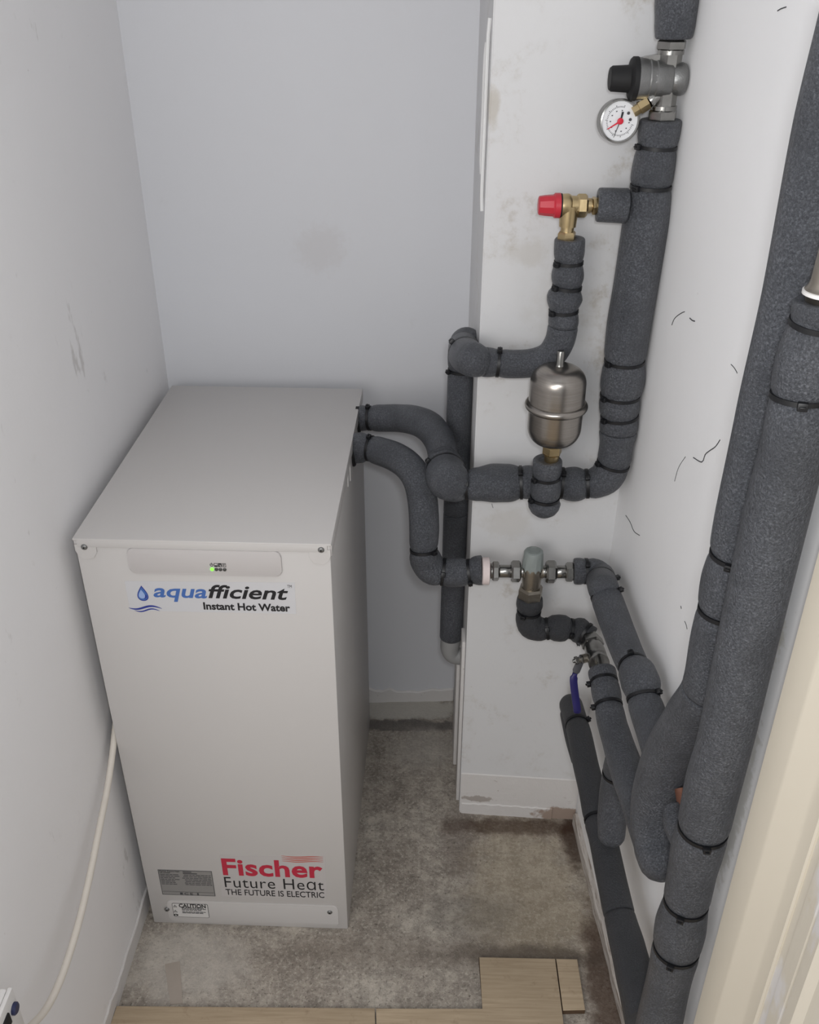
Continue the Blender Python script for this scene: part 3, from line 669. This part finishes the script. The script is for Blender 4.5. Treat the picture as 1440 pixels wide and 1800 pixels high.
# run from the ball valve towards the door, with its drop branch
runC, PC = pipe('dark foam insulated pipe running from the blue-levered ball valve along the right wall', [
    (0.2883, 1.1562, 0.5615, 0.0220), (0.2894, 1.1369, 0.5548, 0.0222), (0.2906, 1.1181, 0.5482, 0.0225), (0.2918, 1.0991, 0.5408, 0.0218), (0.2934, 1.0715, 0.5305, 0.0224), (0.2955, 1.0377, 0.5283, 0.0228), (0.2979, 0.9987, 0.5270, 0.0239), (0.3006, 0.9544, 0.5310, 0.0256), (0.3030, 0.9160, 0.5355, 0.0257), (0.3052, 0.8801, 0.5348, 0.0258), (0.3081, 0.8479, 0.5307, 0.0253), (0.3108, 0.8213, 0.5301, 0.0256)],
    [0, 3, 11], ('cut', 'dome'), [(1, (-1, 0, -.3)), (3, (-1, 0, -.3))])
PD = Path([(0.2965, 1.0216, 0.5098, 0.0185), (0.2981, 1.0279, 0.4683, 0.0197), (0.3001, 1.0278, 0.4200, 0.0214), (0.3016, 1.0199, 0.3790, 0.0225), (0.3021, 1.0120, 0.3549, 0.0212)])
PD.pinch([1]); sleeve(PD, [0, 1, 4], ('flat', 'dome'), runC); cable_tie(PD, 1, runC, (.3, -1, 0))
# hot run
hot, PH = pipe('thick foam insulated pipe from right of the mixing valve, sloping along the right wall', [
    (0.2558, 1.3009, 0.6512, 0.0222), (0.2660, 1.3002, 0.6518, 0.0227), (0.2753, 1.2996, 0.6524, 0.0222), (0.2876, 1.2988, 0.6508, 0.0236), (0.2976, 1.2932, 0.6457, 0.0250), (0.2893, 1.2204, 0.6736, 0.0242), (0.2920, 1.2101, 0.6667, 0.0245), (0.2956, 1.1665, 0.6628, 0.0244), (0.2994, 1.1217, 0.6593, 0.0238), (0.3031, 1.0768, 0.6579, 0.0231), (0.3051, 1.0454, 0.6608, 0.0226),
    (0.3063, 1.0251, 0.6644, 0.0263), (0.3075, 1.0057, 0.6626, 0.0271), (0.3085, 0.9891, 0.6535, 0.0234), (0.3121, 0.9628, 0.6446, 0.0239), (0.3147, 0.9215, 0.6408, 0.0240), (0.3177, 0.8712, 0.6306, 0.0232)],
    [0, 3.6, 6, 10, 13, 16], ('cut', 'cut'), [(2, (0, -.6, 1)), (4.4, (1, -.2, .4)), (6, (1, -.7, .2)), (10, (-.2, -.6, 1)), (13, (.9, -.8, .5))])
# low run along the skirting
low, PL = pipe('dark foam insulated pipe running low above the skirting, capped at the pillar', [
    (0.2790, 1.3079, 0.3514, 0.0213), (0.2812, 1.2723, 0.3539, 0.0209), (0.2821, 1.2571, 0.3545, 0.0208), (0.2843, 1.2208, 0.3513, 0.0214), (0.2873, 1.1720, 0.3393, 0.0219), (0.2902, 1.1245, 0.3354, 0.0223), (0.2935, 1.0703, 0.3218, 0.0227), (0.2961, 1.0282, 0.3202, 0.0226), (0.2993, 0.9757, 0.3090, 0.0229), (0.3033, 0.9111, 0.2973, 0.0234), (0.3082, 0.8634, 0.2890, 0.0256), (0.3132, 0.8137, 0.2775, 0.0273), (0.3167, 0.7576, 0.2749, 0.0295)],
    [0, 2, 6, 9, 12], ('dome', 'flat'), [(2, (1, -.4, .5)), (6, (0.2, -.2, 1))], FOAM_D)
P3 = Path([(0.2720, 1.2903, 0.3453, 0.0145), (0.2765, 1.2503, 0.3281, 0.0142), (0.2816, 1.1999, 0.3177, 0.0129)]); sleeve(P3, [0, 2], ('dome', 'flat'), low, FOAM_D)
# two vertical pipes by the door
pipe('rear of two thick vertical foam pipes on the right wall, bending at knee height', [
    (0.3179, 0.8032, 1.5043, 0.0212), (0.3176, 0.8082, 1.4042, 0.0228), (0.3180, 0.8009, 1.2859, 0.0240), (0.3179, 0.8033, 1.1618, 0.0254), (0.3181, 0.8005, 1.0463, 0.0275), (0.3182, 0.7984, 1.0109, 0.0272), (0.3181, 0.8001, 0.9750, 0.0292), (0.3182, 0.7985, 0.9416, 0.0282), (0.3182, 0.7983, 0.8991, 0.0291), (0.3183, 0.7963, 0.8361, 0.0293), (0.3156, 0.8240, 0.7636, 0.0314), (0.3119, 0.8519, 0.6815, 0.0336), (0.3103, 0.8621, 0.6076, 0.0342), (0.3097, 0.8557, 0.5646, 0.0325), (0.3099, 0.8354, 0.5368, 0.0287), (0.3110, 0.8174, 0.5327, 0.0277)],
    [0, 5, 7, 9, 15], ('cut', 'dome'), [(5, (-.6, -1, 0)), (7, (1, -.7, 0))])
front, PB = pipe('front of two thick vertical foam pipes on the right wall, reaching the skirting', [
    (0.3200, 0.7353, 1.2919, 0.0245), (0.3201, 0.7352, 1.2835, 0.0241), (0.3200, 0.7364, 1.2737, 0.0239), (0.3200, 0.7368, 1.2409, 0.0272), (0.3199, 0.7384, 1.2088, 0.0259), (0.3203, 0.7317, 1.1732, 0.0273), (0.3201, 0.7337, 1.0684, 0.0284), (0.3203, 0.7319, 0.8937, 0.0281), (0.3203, 0.7307, 0.8252, 0.0279), (0.3201, 0.7348, 0.7546, 0.0293), (0.3201, 0.7339, 0.6878, 0.0287), (0.3200, 0.7366, 0.6528, 0.0292), (0.3200, 0.7360, 0.6098, 0.0275), (0.3202, 0.7336, 0.5614, 0.0270), (0.3202, 0.7332, 0.5153, 0.0303), (0.3203, 0.7313, 0.4786, 0.0290), (0.3203, 0.7318, 0.4160, 0.0273), (0.3204, 0.7293, 0.2834, 0.0296)],
    [0, 4, 10, 13, 15, 17], ('cut', 'flat'), [(2, (1, -.3, 0)), (4, (-.3, -1, 0)), (10, (-.1, -1, 0)), (13, (-.5, -1, 0)), (15, (-.5, -1, 0))])
# tee collar of the front pipe with the bare copper showing
PT = Path([(0.3134, 0.8107, 0.6354, 0.0152), (0.3158, 0.7883, 0.6311, 0.0198), (0.3186, 0.7584, 0.6366, 0.0206)]); sleeve(PT, [0, 2], ('cut', 'flat'), front)
bm = bmesh.new(); tube(bm, [V((0.3224, 0.8273, 0.6568)), V((0.3234, 0.8108, 0.6472)), V((0.3231, 0.7831, 0.6372))], .009, 16); obj('bare_copper', bm, COPPER, front)['label'] = 'bare copper showing between sleeves'
# compression fitting on top of the front pipe
bm = bmesh.new(); o = V((0.3200, 0.7356, 1.2964))
lathe(bm, o, (0, 0, 1), [(-.02, .012), (0, .0155), (.002, .0172), (.005, .0172), (.007, .015), (.012, .0138), (.05, .0125), (.09, .0115)], 24)
obj('pipe_fitting', bm, NICKEL, front)
bm = bmesh.new(); lathe(bm, o+V((0, 0, .0005)), (0, 0, 1), [(0, .017), (.0006, .0185), (.0034, .0185), (.004, .017)], 24); obj('fitting_ring', bm, WHITE_PL, front)

# ---------------------------------------------------------------- pressure reducing valve with gauge
K = .000716
o = V((0.3297, 1.3011, 1.3974)); oz = V((0.3044, 1.3027, 1.3971))
prv = thing('pressure_reducing_valve', oz, 'silver pressure reducing valve with black adjusting knob near the top right corner', 'valve')
bm = bmesh.new()
lathe(bm, o, (-1, 0, 0), [(t*K, r*K) for t, r in ((0, 8), (1, 18), (5, 25), (10, 27), (24, 27.5), (28, 26), (31, 29), (56, 31.5), (58, 30), (61, 30.5), (68, 33), (70, 32), (74, 33.5), (90, 35.5))], 36)
obj('valve_body', bm, CAST, prv)
bm = bmesh.new(); ax = V((oz.x+.006, oz.y, 0))
zt = (0.3060, 1.3026, 1.4401)[2]; zn = (0.3076, 1.3025, 1.4294)[2]; zc = (0.3060, 1.3026, 1.4062)[2]; zl = (0.3031, 1.3028, 1.3866)[2]; zb = (0.3028, 1.3028, 1.3625)[2]; ze = (0.3041, 1.3027, 1.3476)[2]
xa = (0.3068, 1.3026, 1.4351)[0]; xb = (0.3036, 1.3028, 1.3565)[0]; ym = oz.y
axis = V(((0.3068, 1.3026, 1.4351))) - V(((0.3036, 1.3028, 1.3565)))
cxm = V((0.5*(xa+xb), ym, 0))
for z0, z1, r in ((zn, zt+.012, 26), (ze-.012, zb, 25)):
    pass
def vrod(z0, z1, r, seg=24, prof=None, rot=0, b=None):
    lathe(b or bm, V((cxm.x, ym, z0)), (0, 0, 1), prof or [(0, r), (z1-z0, r)], seg, rot)
vrod(zc, zn, .0150, 8, None, .39); vrod(zb, zl, .0150, 8, None, .39)
vrod(zn-.004, zn+.001, .0165); vrod(zb-.001, zb+.004, .0165)
# diagonal webs between the pipe ends and the bonnet
for s, z0 in ((1, zn-.003), (-1, zb+.004)):
    prism(bm, [V((cxm.x-.010, ym-.006, z0)), V((cxm.x-.010, ym-.006, oz.z+s*.010)), V((cxm.x-.046, ym-.006, oz.z+s*.021)), V((cxm.x-.030, ym-.006, oz.z+s*.026))], (0, .012, 0))
obj('valve_neck', bm, CHROME, prv, angle=30)
for z0, z1 in ((zn, zt+.002), (ze, zb)):
    bm = bmesh.new(); hexnut(bm, (cxm.x, ym, z0), (0, 0, 1), 0, z1-z0, .0190, .2); obj('union_nut', bm, CHROME, prv, angle=25)
bm = bmesh.new(); vrod(ze-.022, ze+.002, .0125); vrod(zt-.002, zt+.02, .0125); obj('tail_pipe', bm, CHROME, prv)
bm = bmesh.new(); lathe(bm, o, (-1, 0, 0), [(t*K, r*K) for t, r in ((84, 30), (89, 36), (97, 36), (100, 33), (102, 24), (104, 22.5), (132, 21), (136, 18), (136.5, 4))], 32); obj('adjusting_knob', bm, RUBBER, prv)
bm = bmesh.new(); lathe(bm, V((o.x-.0445, ym-.0195, oz.z+.002)), (0, -1, .1), [(0, .0048), (.0034, .0048), (.0034, .0036), (.0028, .0034)], 20); lathe(bm, V((o.x-.0445, ym-.0195, oz.z+.002)), (0, -1, .1), [(0, .0018), (.0036, .0018)], 12); obj('cast_mark', bm, CAST, prv)
# gauge
g = V((0.2497, 1.2932, 1.3487)); gr = .0262
zax = V((.15, -1, .08)).normalized()
nk = V((0.2839, 1.2970, 1.3705)); bd = V((0.2977, 1.3012, 1.3814))
bm = bmesh.new(); dv = (bd-nk); lathe(bm, nk, dv, [(0, .0085), (.003, .0098), (dv.length, .0100)], 20); obj('gauge_port', bm, CHROME, prv)
gc = g-zax*.004
bm = bmesh.new(); dv = nk-gc; lathe(bm, gc+dv.normalized()*.020, dv, [(0, .0070), (.008, .0070), (.0085, .0085), (dv.length-.020, .0085)], 6); obj('gauge_stem', bm, BRASS, prv, angle=25)
bm = bmesh.new(); lathe(bm, g-zax*.018, zax, [(0, gr*.9), (.001, gr*.96), (.004, gr), (.017, gr), (.0185, gr*1.02), (.020, gr), (.0205, gr*.93), (.018, gr*.91), (.0165, gr*.9)], 48); gauge = obj('gauge_case', bm, CHROME, prv)
bm = bmesh.new(); lathe(bm, g-zax*.002, zax, [(0, gr*.9), (.0012, gr*.9)], 40); dial = obj('dial_face', bm, DIAL, gauge)
gx = V((1, 0, 0)); gx = (gx-zax*gx.dot(zax)).normalized(); gy = zax.cross(gx).normalized()*-1
if gy.z < 0: gy = -gy
gf = g-zax*.0006
def gp(x, y, h=0.): return gf+gx*x*gr+gy*y*gr+zax*h
def gbar(bm, a, b, w0, w1, h=.0003, th=.0003):
    a2, b2 = V(a), V(b); d = (b2-a2).normalized(); q = V((-d.y, d.x))
    prism(bm, [gp(a2.x+q.x*w0, a2.y+q.y*w0, h), gp(a2.x-q.x*w0, a2.y-q.y*w0, h), gp(b2.x-q.x*w1, b2.y-q.y*w1, h), gp(b2.x+q.x*w1, b2.y+q.y*w1, h)], zax*th)
bm = bmesh.new()
for k in range(41):
    a = math.radians(75+k*270/40); l = .12 if k % 5 == 0 else .06
    gbar(bm, (math.cos(a)*.62, math.sin(a)*.62), (math.cos(a)*(.62+l), math.sin(a)*(.62+l)), .010, .010)
for k in range(9):
    a = math.radians(75+k*270/8+6)
    gbar(bm, (math.cos(a)*.48-.03, math.sin(a)*.48), (math.cos(a)*.48+.03, math.sin(a)*.48+.01), .025, .02)
o_ = obj('scale_print', bm, INKG, dial)
bm = bmesh.new(); gbar(bm, (.10, .42), (.02, .0), .05, .035, .0012, .0006); gbar(bm, (0, 0), (-.26, -.74), .02, .008, .0012, .0006); obj('needle', bm, INK, dial)
bm = bmesh.new(); gbar(bm, (0, 0), (-.62, -.36), .045, .018, .0022, .0006); lathe(bm, gp(0, 0, .0018), zax, [(0, .0040), (.0016, .0038), (.002, .003)], 20); obj('needle', bm, REDP, dial)['label'] = 'red pointer'
for x, y in ((.40, .36), (.52, .07)):
    bm = bmesh.new(); lathe(bm, gp(x, y, .0003), zax, [(0, .0019), (.0006, .0019)], 12); obj('dial_stud', bm, INKG, dial)

# ---------------------------------------------------------------- brass safety valve
K = .00077
s0 = V((0.1545, 1.3074, 1.2402)); sv = thing('safety_valve', V((0.1996, 1.3045, 1.2025)), 'brass safety relief valve with a red plastic cap pointing left', 'valve')
X1 = V((1, 0, 0))
bm = bmesh.new(); lathe(bm, s0, X1, [(t*K, r*K) for t, r in ((0, 10), (.5, 14), (2, 16), (12, 17.5), (26, 18.5), (28, 20), (38, 20.5), (39, 19))], 10); lathe(bm, s0, X1, [(28*K, 20*K), (29*K, 21.3*K), (38*K, 21.3*K), (39*K, 20*K)], 28)
obj('cap', bm, RED, sv, angle=30)['label'] = 'red plastic cap'
bm = bmesh.new(); lathe(bm, s0, X1, [(38.5*K, 20.6*K), (41*K, 20.6*K)], 28); obj('gasket', bm, RUBBER, sv)
bm = bmesh.new()
lathe(bm, s0, X1, [(t*K, r*K) for t, r in ((41, 20), (52, 20.5), (56, 19), (58, 17), (70, 16.5))], 28)
p0 = V((0.1962, 1.3047, 1.2411)); zt = (0.1979, 1.3046, 1.2132)[2]; zz = (0.1986, 1.3046, 1.2056)[2]; ze = (0.1995, 1.3045, 1.1956)[2]
lathe(bm, (p0.x, p0.y, zt), (0, 0, 1), [(0, .0115), (.010, .0122), (p0.z-zt, .0125)], 24)
lathe(bm, (p0.x, p0.y, zz-.001), (0, 0, 1), [(0, .0092), (zt-zz+.002, .0092)], 20)
lathe(bm, s0, X1, [(85*K, 13*K), (92*K, 13*K), (92*K, 10*K), (96*K, 10*K), (96*K, 14*K), (108*K, 14*K)], 24)
obj('valve_body', bm, BRASS, sv)
bm = bmesh.new(); hexnut(bm, s0, X1, 67*K, 86*K, 20*K, .3); obj('union_nut', bm, BRASS, sv, angle=25)
bm = bmesh.new(); hexnut(bm, s0, X1, 94*K, 102*K, 16*K, .0); obj('union_nut', bm, BRASS, sv, angle=25)
bm = bmesh.new(); hexnut(bm, (p0.x, p0.y, ze-.003), (0, 0, 1), 0, zz-ze+.004, .0128, .2); obj('union_nut', bm, BRASS, sv, angle=25)
bm = bmesh.new(); lathe(bm, (p0.x, p0.y, ze-.02), (0, 0, 1), [(0, .0078), (.02, .0078)], 16); obj('tail_pipe', bm, COPPER, sv)

# ---------------------------------------------------------------- stainless mini expansion vessel
va = V((0.1971, 1.2696, 0.9643)); vx, vy = va.x, va.y
zf = lambda p: p[2]
Z = [zf((0.1950, 1.2697, 1.0501)), zf((0.1952, 1.2697, 1.0279)), zf((0.1980, 1.2695, 0.9643)), zf((0.1971, 1.2696, 0.9023)), zf((0.1959, 1.2697, 0.8745)), zf((0.1954, 1.2697, 0.8589))]
ves = thing('expansion_vessel', (vx, vy, Z[4]), 'brushed stainless steel mini expansion vessel on a brass spigot', 'vessel')
R_ = .0405
bm = bmesh.new()
pr = [(Z[1]-Z[2]+.0, .004)]
topz = Z[1]-Z[2]-.002
for k in range(1, 9):
    a = math.radians(k*90/8); pr.append((topz-.026*(1-math.cos(a)), .006+(R_-.006)*math.sin(a)**.8))
pr[0] = (topz, .003)
pr += [(.006, R_+.0003)]
lathe(bm, (vx, vy, Z[2]), (0, 0, 1), pr[::-1], 48)
obj('upper_shell', bm, STEEL, ves, angle=50)
bm = bmesh.new(); bot = Z[3]-Z[2]; pr = [(-.004, R_-.0005), (bot+.028, R_-.0008)]
for k in range(1, 9):
    a = math.radians(k*90/8); pr.append((bot+.028-.028*math.sin(a), .010+(R_-.0108)*math.cos(a)**.75))
pr[-1] = (bot-.0005, .012)
lathe(bm, (vx, vy, Z[2]), (0, 0, 1), pr[::-1], 48); obj('lower_shell', bm, STEEL, ves, angle=50)
bm = bmesh.new(); lathe(bm, (vx, vy, Z[2]), (0, 0, 1), [(-.0062+.0062*(1-math.cos(math.pi*k/10)), R_-.001+.0066*math.sin(math.pi*k/10)) for k in range(11)], 56, cap=False); obj('seam_band', bm, STEEL, ves, angle=60)
bm = bmesh.new(); lathe(bm, (vx, vy, Z[1]-.004), (0, 0, 1), [(0, .0075), (.003, .0062), (.006, .0058), (Z[0]-Z[1], .0058), (Z[0]-Z[1]+.002, .0048)], 18); obj('valve_stem', bm, CHROME, ves)
bm = bmesh.new(); zz = Z[3]; lathe(bm, (vx, vy, zz-.003), (0, 0, 1), [(0, .0135), (.002, .0145), (.0045, .0140)], 24); obj('seal_ring', bm, FELT, ves)
bm = bmesh.new(); hexnut(bm, (vx, vy, zz-.019), (0, 0, 1), 0, .017, .0148, .15); lathe(bm, (vx, vy, zz-.045), (0, 0, 1), [(0, .0105), (.022, .0112), (.027, .0125)], 24); obj('spigot', bm, BRASS, ves, angle=25)

# ---------------------------------------------------------------- thermostatic mixing valve
K = .00095
m0 = V((0.1162, 1.3099, 0.6410)); mc = V((0.1878, 1.3053, 0.6451)); X1 = V((1, -.0647, 0)).normalized(); X1 = V((1, 0, 0)); m0.y = mc.y = (m0.y+mc.y)/2; m0.z = mc.z
tmv = thing('mixing_valve', V((0.1899, 1.3051, 0.5869)), 'thermostatic mixing valve with a grey plastic cap between two nickel unions', 'valve')
bm = bmesh.new(); lathe(bm, m0, X1, [(-13*K, 22*K), (-12*K, 24*K), (-1*K, 24.5*K), (0, 23*K)], 28); obj('felt_wrap', bm, FELT, tmv)
bm = bmesh.new()
bm.free()
for k_, (a, b, r) in enumerate(((-14, 6, 10), (2, 6, 14), (17, 40, 11.5), (54, 62, 11), (92, 101, 11), (117, 136, 11.5), (147, 160, 10))):
    bm = bmesh.new(); lathe(bm, m0, X1, [(a*K, r*K*.94), ((a+1)*K, r*K), ((b-1)*K, r*K), (b*K, r*K*.94)], 20); obj('union_tail', bm, CHROME, tmv)
for a, b, r in ((5, 17, 17.5), (38, 55, 19.5), (99, 117, 20.5), (134, 148, 17.5)):
    bm = bmesh.new(); hexnut(bm, m0, X1, a*K, b*K, r*K, .12); obj('union_nut', bm, CHROME, tmv, angle=25)
zz = [zf((0.1848, 1.3055, 0.6878)), zf((0.1873, 1.3053, 0.6519)), zf((0.1900, 1.3051, 0.5988)), zf((0.1872, 1.3053, 0.6127)), zf((0.1879, 1.3053, 0.5868))]
bm = bmesh.new()
lathe(bm, (mc.x, mc.y, zz[2]), (0, 0, 1), [(0, .0140), (.012, .0150), (mc.z-zz[2]-.004, .0170), (mc.z-zz[2]+.008, .0180), (mc.z-zz[2]+.012, .0172), (zz[1]-zz[2]+.004, .0165)], 28)
lathe(bm, m0, X1, [(60*K, 12*K), (66*K, 12*K), (72*K, 14*K), (82*K, 14*K), (88*K, 12*K), (94*K, 12*K)], 24)
obj('valve_body', bm, NICKEL, tmv)
bm = bmesh.new(); lathe(bm, (mc.x, mc.y, zz[1]-.002), (0, 0, 1), [(0, .0165), (.002, .0182), (.012, .0176), (zz[0]-zz[1]-.003, .0162), (zz[0]-zz[1], .0150), (zz[0]-zz[1]+.0015, .0125)], 12, .2); cap = obj('temperature_cap', bm, GREYCAP, tmv, angle=28)
bm = bmesh.new(); lathe(bm, (mc.x, mc.y, zz[0]-.001), (0, 0, 1), [(0, .0100), (.0012, .0100), (.0012, .0088), (.0004, .0086)], 6); obj('cap_recess', bm, GREYCAP, cap, angle=25)
bm = bmesh.new(); hexnut(bm, (mc.x, mc.y, zz[4]), (0, 0, 1), 0, zz[3]-zz[4]+.002, .0215, .25); obj('union_nut', bm, NICKEL, tmv, angle=25)
bm = bmesh.new(); lathe(bm, (mc.x, mc.y, zz[4]-.014), (0, 0, 1), [(0, .013), (.016, .013)], 20); obj('outlet_tail', bm, NICKEL, tmv)
bm = bmesh.new(); fp = V((mc.x-.0005, mc.y-.0163, zf((0.1886, 1.3052, 0.6198))))
for k in range(7):
    a0 = math.radians(-60+k*40); lathe(bm, fp+V((.0028*math.cos(a0), 0, .0028*math.sin(a0))), (0, -1, 0), [(0, .0007), (.001, .0006)], 6)
obj('cast_mark', bm, CHROME, tmv)

# ---------------------------------------------------------------- ball valve with blue lever
b0 = V((0.2937, 1.2864, 0.5241)); b1 = V((0.2883, 1.1554, 0.5599)); bd = (b1-b0); bl = bd.length; bdn = bd.normalized()
bv = thing('ball_valve', b0.lerp(b1, .5), 'small nickel ball valve with a dark blue hanging lever', 'valve')
bm = bmesh.new(); lathe(bm, b0, bdn, [(0, .011), (bl*.2, .0125), (bl*.3, .0155), (bl*.42, .0168), (bl*.58, .0168), (bl*.68, .0155), (bl*.70, .0170), (bl*.78, .0170), (bl*.80, .0145), (bl, .012)], 28); obj('valve_body', bm, CHROME, bv)
bm = bmesh.new(); hexnut(bm, b0, bdn, bl*.08, bl*.30, .0185, .3); obj('union_nut', bm, CHROME, bv, angle=25)
st0 = b0.lerp(b1, .55); sd = V((-1, -.25, -.12)).normalized()
bm = bmesh.new(); lathe(bm, st0, sd, [(.010, .0075), (.024, .0075), (.0245, .0050), (.032, .0050)], 18); obj('valve_stem', bm, NICKEL, bv)
bm = bmesh.new(); hexnut(bm, st0, sd, .0245, .0285, .0078); hexnut(bm, st0, sd, .032, .038, .0068, .2); lathe(bm, st0, sd, [(.038, .0035), (.041, .003)], 12); obj('lever_nut', bm, CHROME, bv, angle=25)
lv = st0+sd*.030
pts = [lv+V((.004, 0, .006)), lv+V((-.001, -.004, -.010)), lv+V((-.006, -.010, -.020)), lv+V((-.008, -.014, -.032)), lv+V((-.0035, -.020, -.060)), lv+V((.001, -.026, -.084)), lv+V((.0015, -.0265, -.090))]
def strap(pts, wv, th, mat, name):
    bm = bmesh.new(); prev = None; P = Path([tuple(p)+(.004,) for p in pts], .004); m = len(P.p)
    for i in range(m):
        t_ = P.tan[i]; s_ = V(wv); s_ = (s_-t_*s_.dot(t_)).normalized(); q = t_.cross(s_)
        wd = .0062 if .06 < i/(m-1) < .95 else .0040
        ring = [bm.verts.new(P.p[i]+s_*wd*a*c_+q*th*b_) for a, b_, c_ in ((-1, -.6, 1), (-.8, -1, 1), (.8, -1, 1), (1, -.6, 1), (1, .6, 1), (.8, 1, 1), (-.8, 1, 1), (-1, .6, 1))]
        if prev:
            for j in range(8): bm.faces.new((prev[j], prev[(j+1) % 8], ring[(j+1) % 8], ring[j]))
        else: bm.faces.new(ring[::-1])
        prev = ring
    bm.faces.new(prev); return obj(name, bm, mat, bv, angle=50)
strap(pts[:3], (1, 0, 0), .0012, INKG, 'lever_arm')
strap(pts[2:], (1, 0, 0), .0024, BLUE_H, 'lever_grip')['label'] = 'dark blue plastic lever grip'

# ---------------------------------------------------------------- white flex and its switch at lower left
bm = bmesh.new()
tube(bm, [V(p) for p in ((-0.4882, 1.1792, 0.5034), (-0.4872, 1.1238, 0.4620), (-0.4859, 1.0843, 0.4326), (-0.4847, 1.0380, 0.4060), (-0.4827, 0.9861, 0.3886), (-0.4798, 0.9238, 0.3691), (-0.4769, 0.8619, 0.3552), (-0.4759, 0.8069, 0.3468), (-0.4768, 0.7588, 0.3436), (-0.4785, 0.7195, 0.3507), (-0.4801, 0.6861, 0.3710), (-0.4817, 0.6531, 0.4000), (-0.4843, 0.6156, 0.4456))], .0050, 14, step=.008)
tag(obj('power_cable', bm, CABLE), 'white power cable hanging along the left wall from behind the cabinet', 'cable')
c0 = V((-0.4735, 0.6626, 0.4820))
sp = thing('switch_box', (wl(c0.y)+.001, c0.y-.045, c0.z-.086), 'white surface switch box with green neon in the bottom left corner', 'switch')
bm = bmesh.new(); box(bm, (wl(c0.y)+.0005, c0.y-.090, c0.z-.086), (c0.x-.006, c0.y, c0.z), .003); obj('back_box', bm, WHITE_PL, sp)
bm = bmesh.new(); box(bm, (c0.x-.0058, c0.y-.091, c0.z-.087), (c0.x, c0.y+.001, c0.z+.001), .002); fr = obj('front_plate', bm, WHITE_PL, sp)
bm = bmesh.new(); lathe(bm, (c0.x-.001, c0.y-.010, c0.z-.024), (1, 0, 0), [(0, .0075), (.004, .0075), (.0055, .006)], 20); obj('rocker', bm, NAVY, fr)
bm = bmesh.new(); box(bm, (c0.x-.001, c0.y-.038, c0.z-.030), (c0.x+.0025, c0.y-.022, c0.z-.012), .001); obj('rocker', bm, RUBBER, fr)
bm = bmesh.new(); box(bm, (c0.x-.001, c0.y-.052, c0.z-.026), (c0.x+.003, c0.y-.040, c0.z-.014), .0012); obj('neon_lamp', bm, NEON, fr)
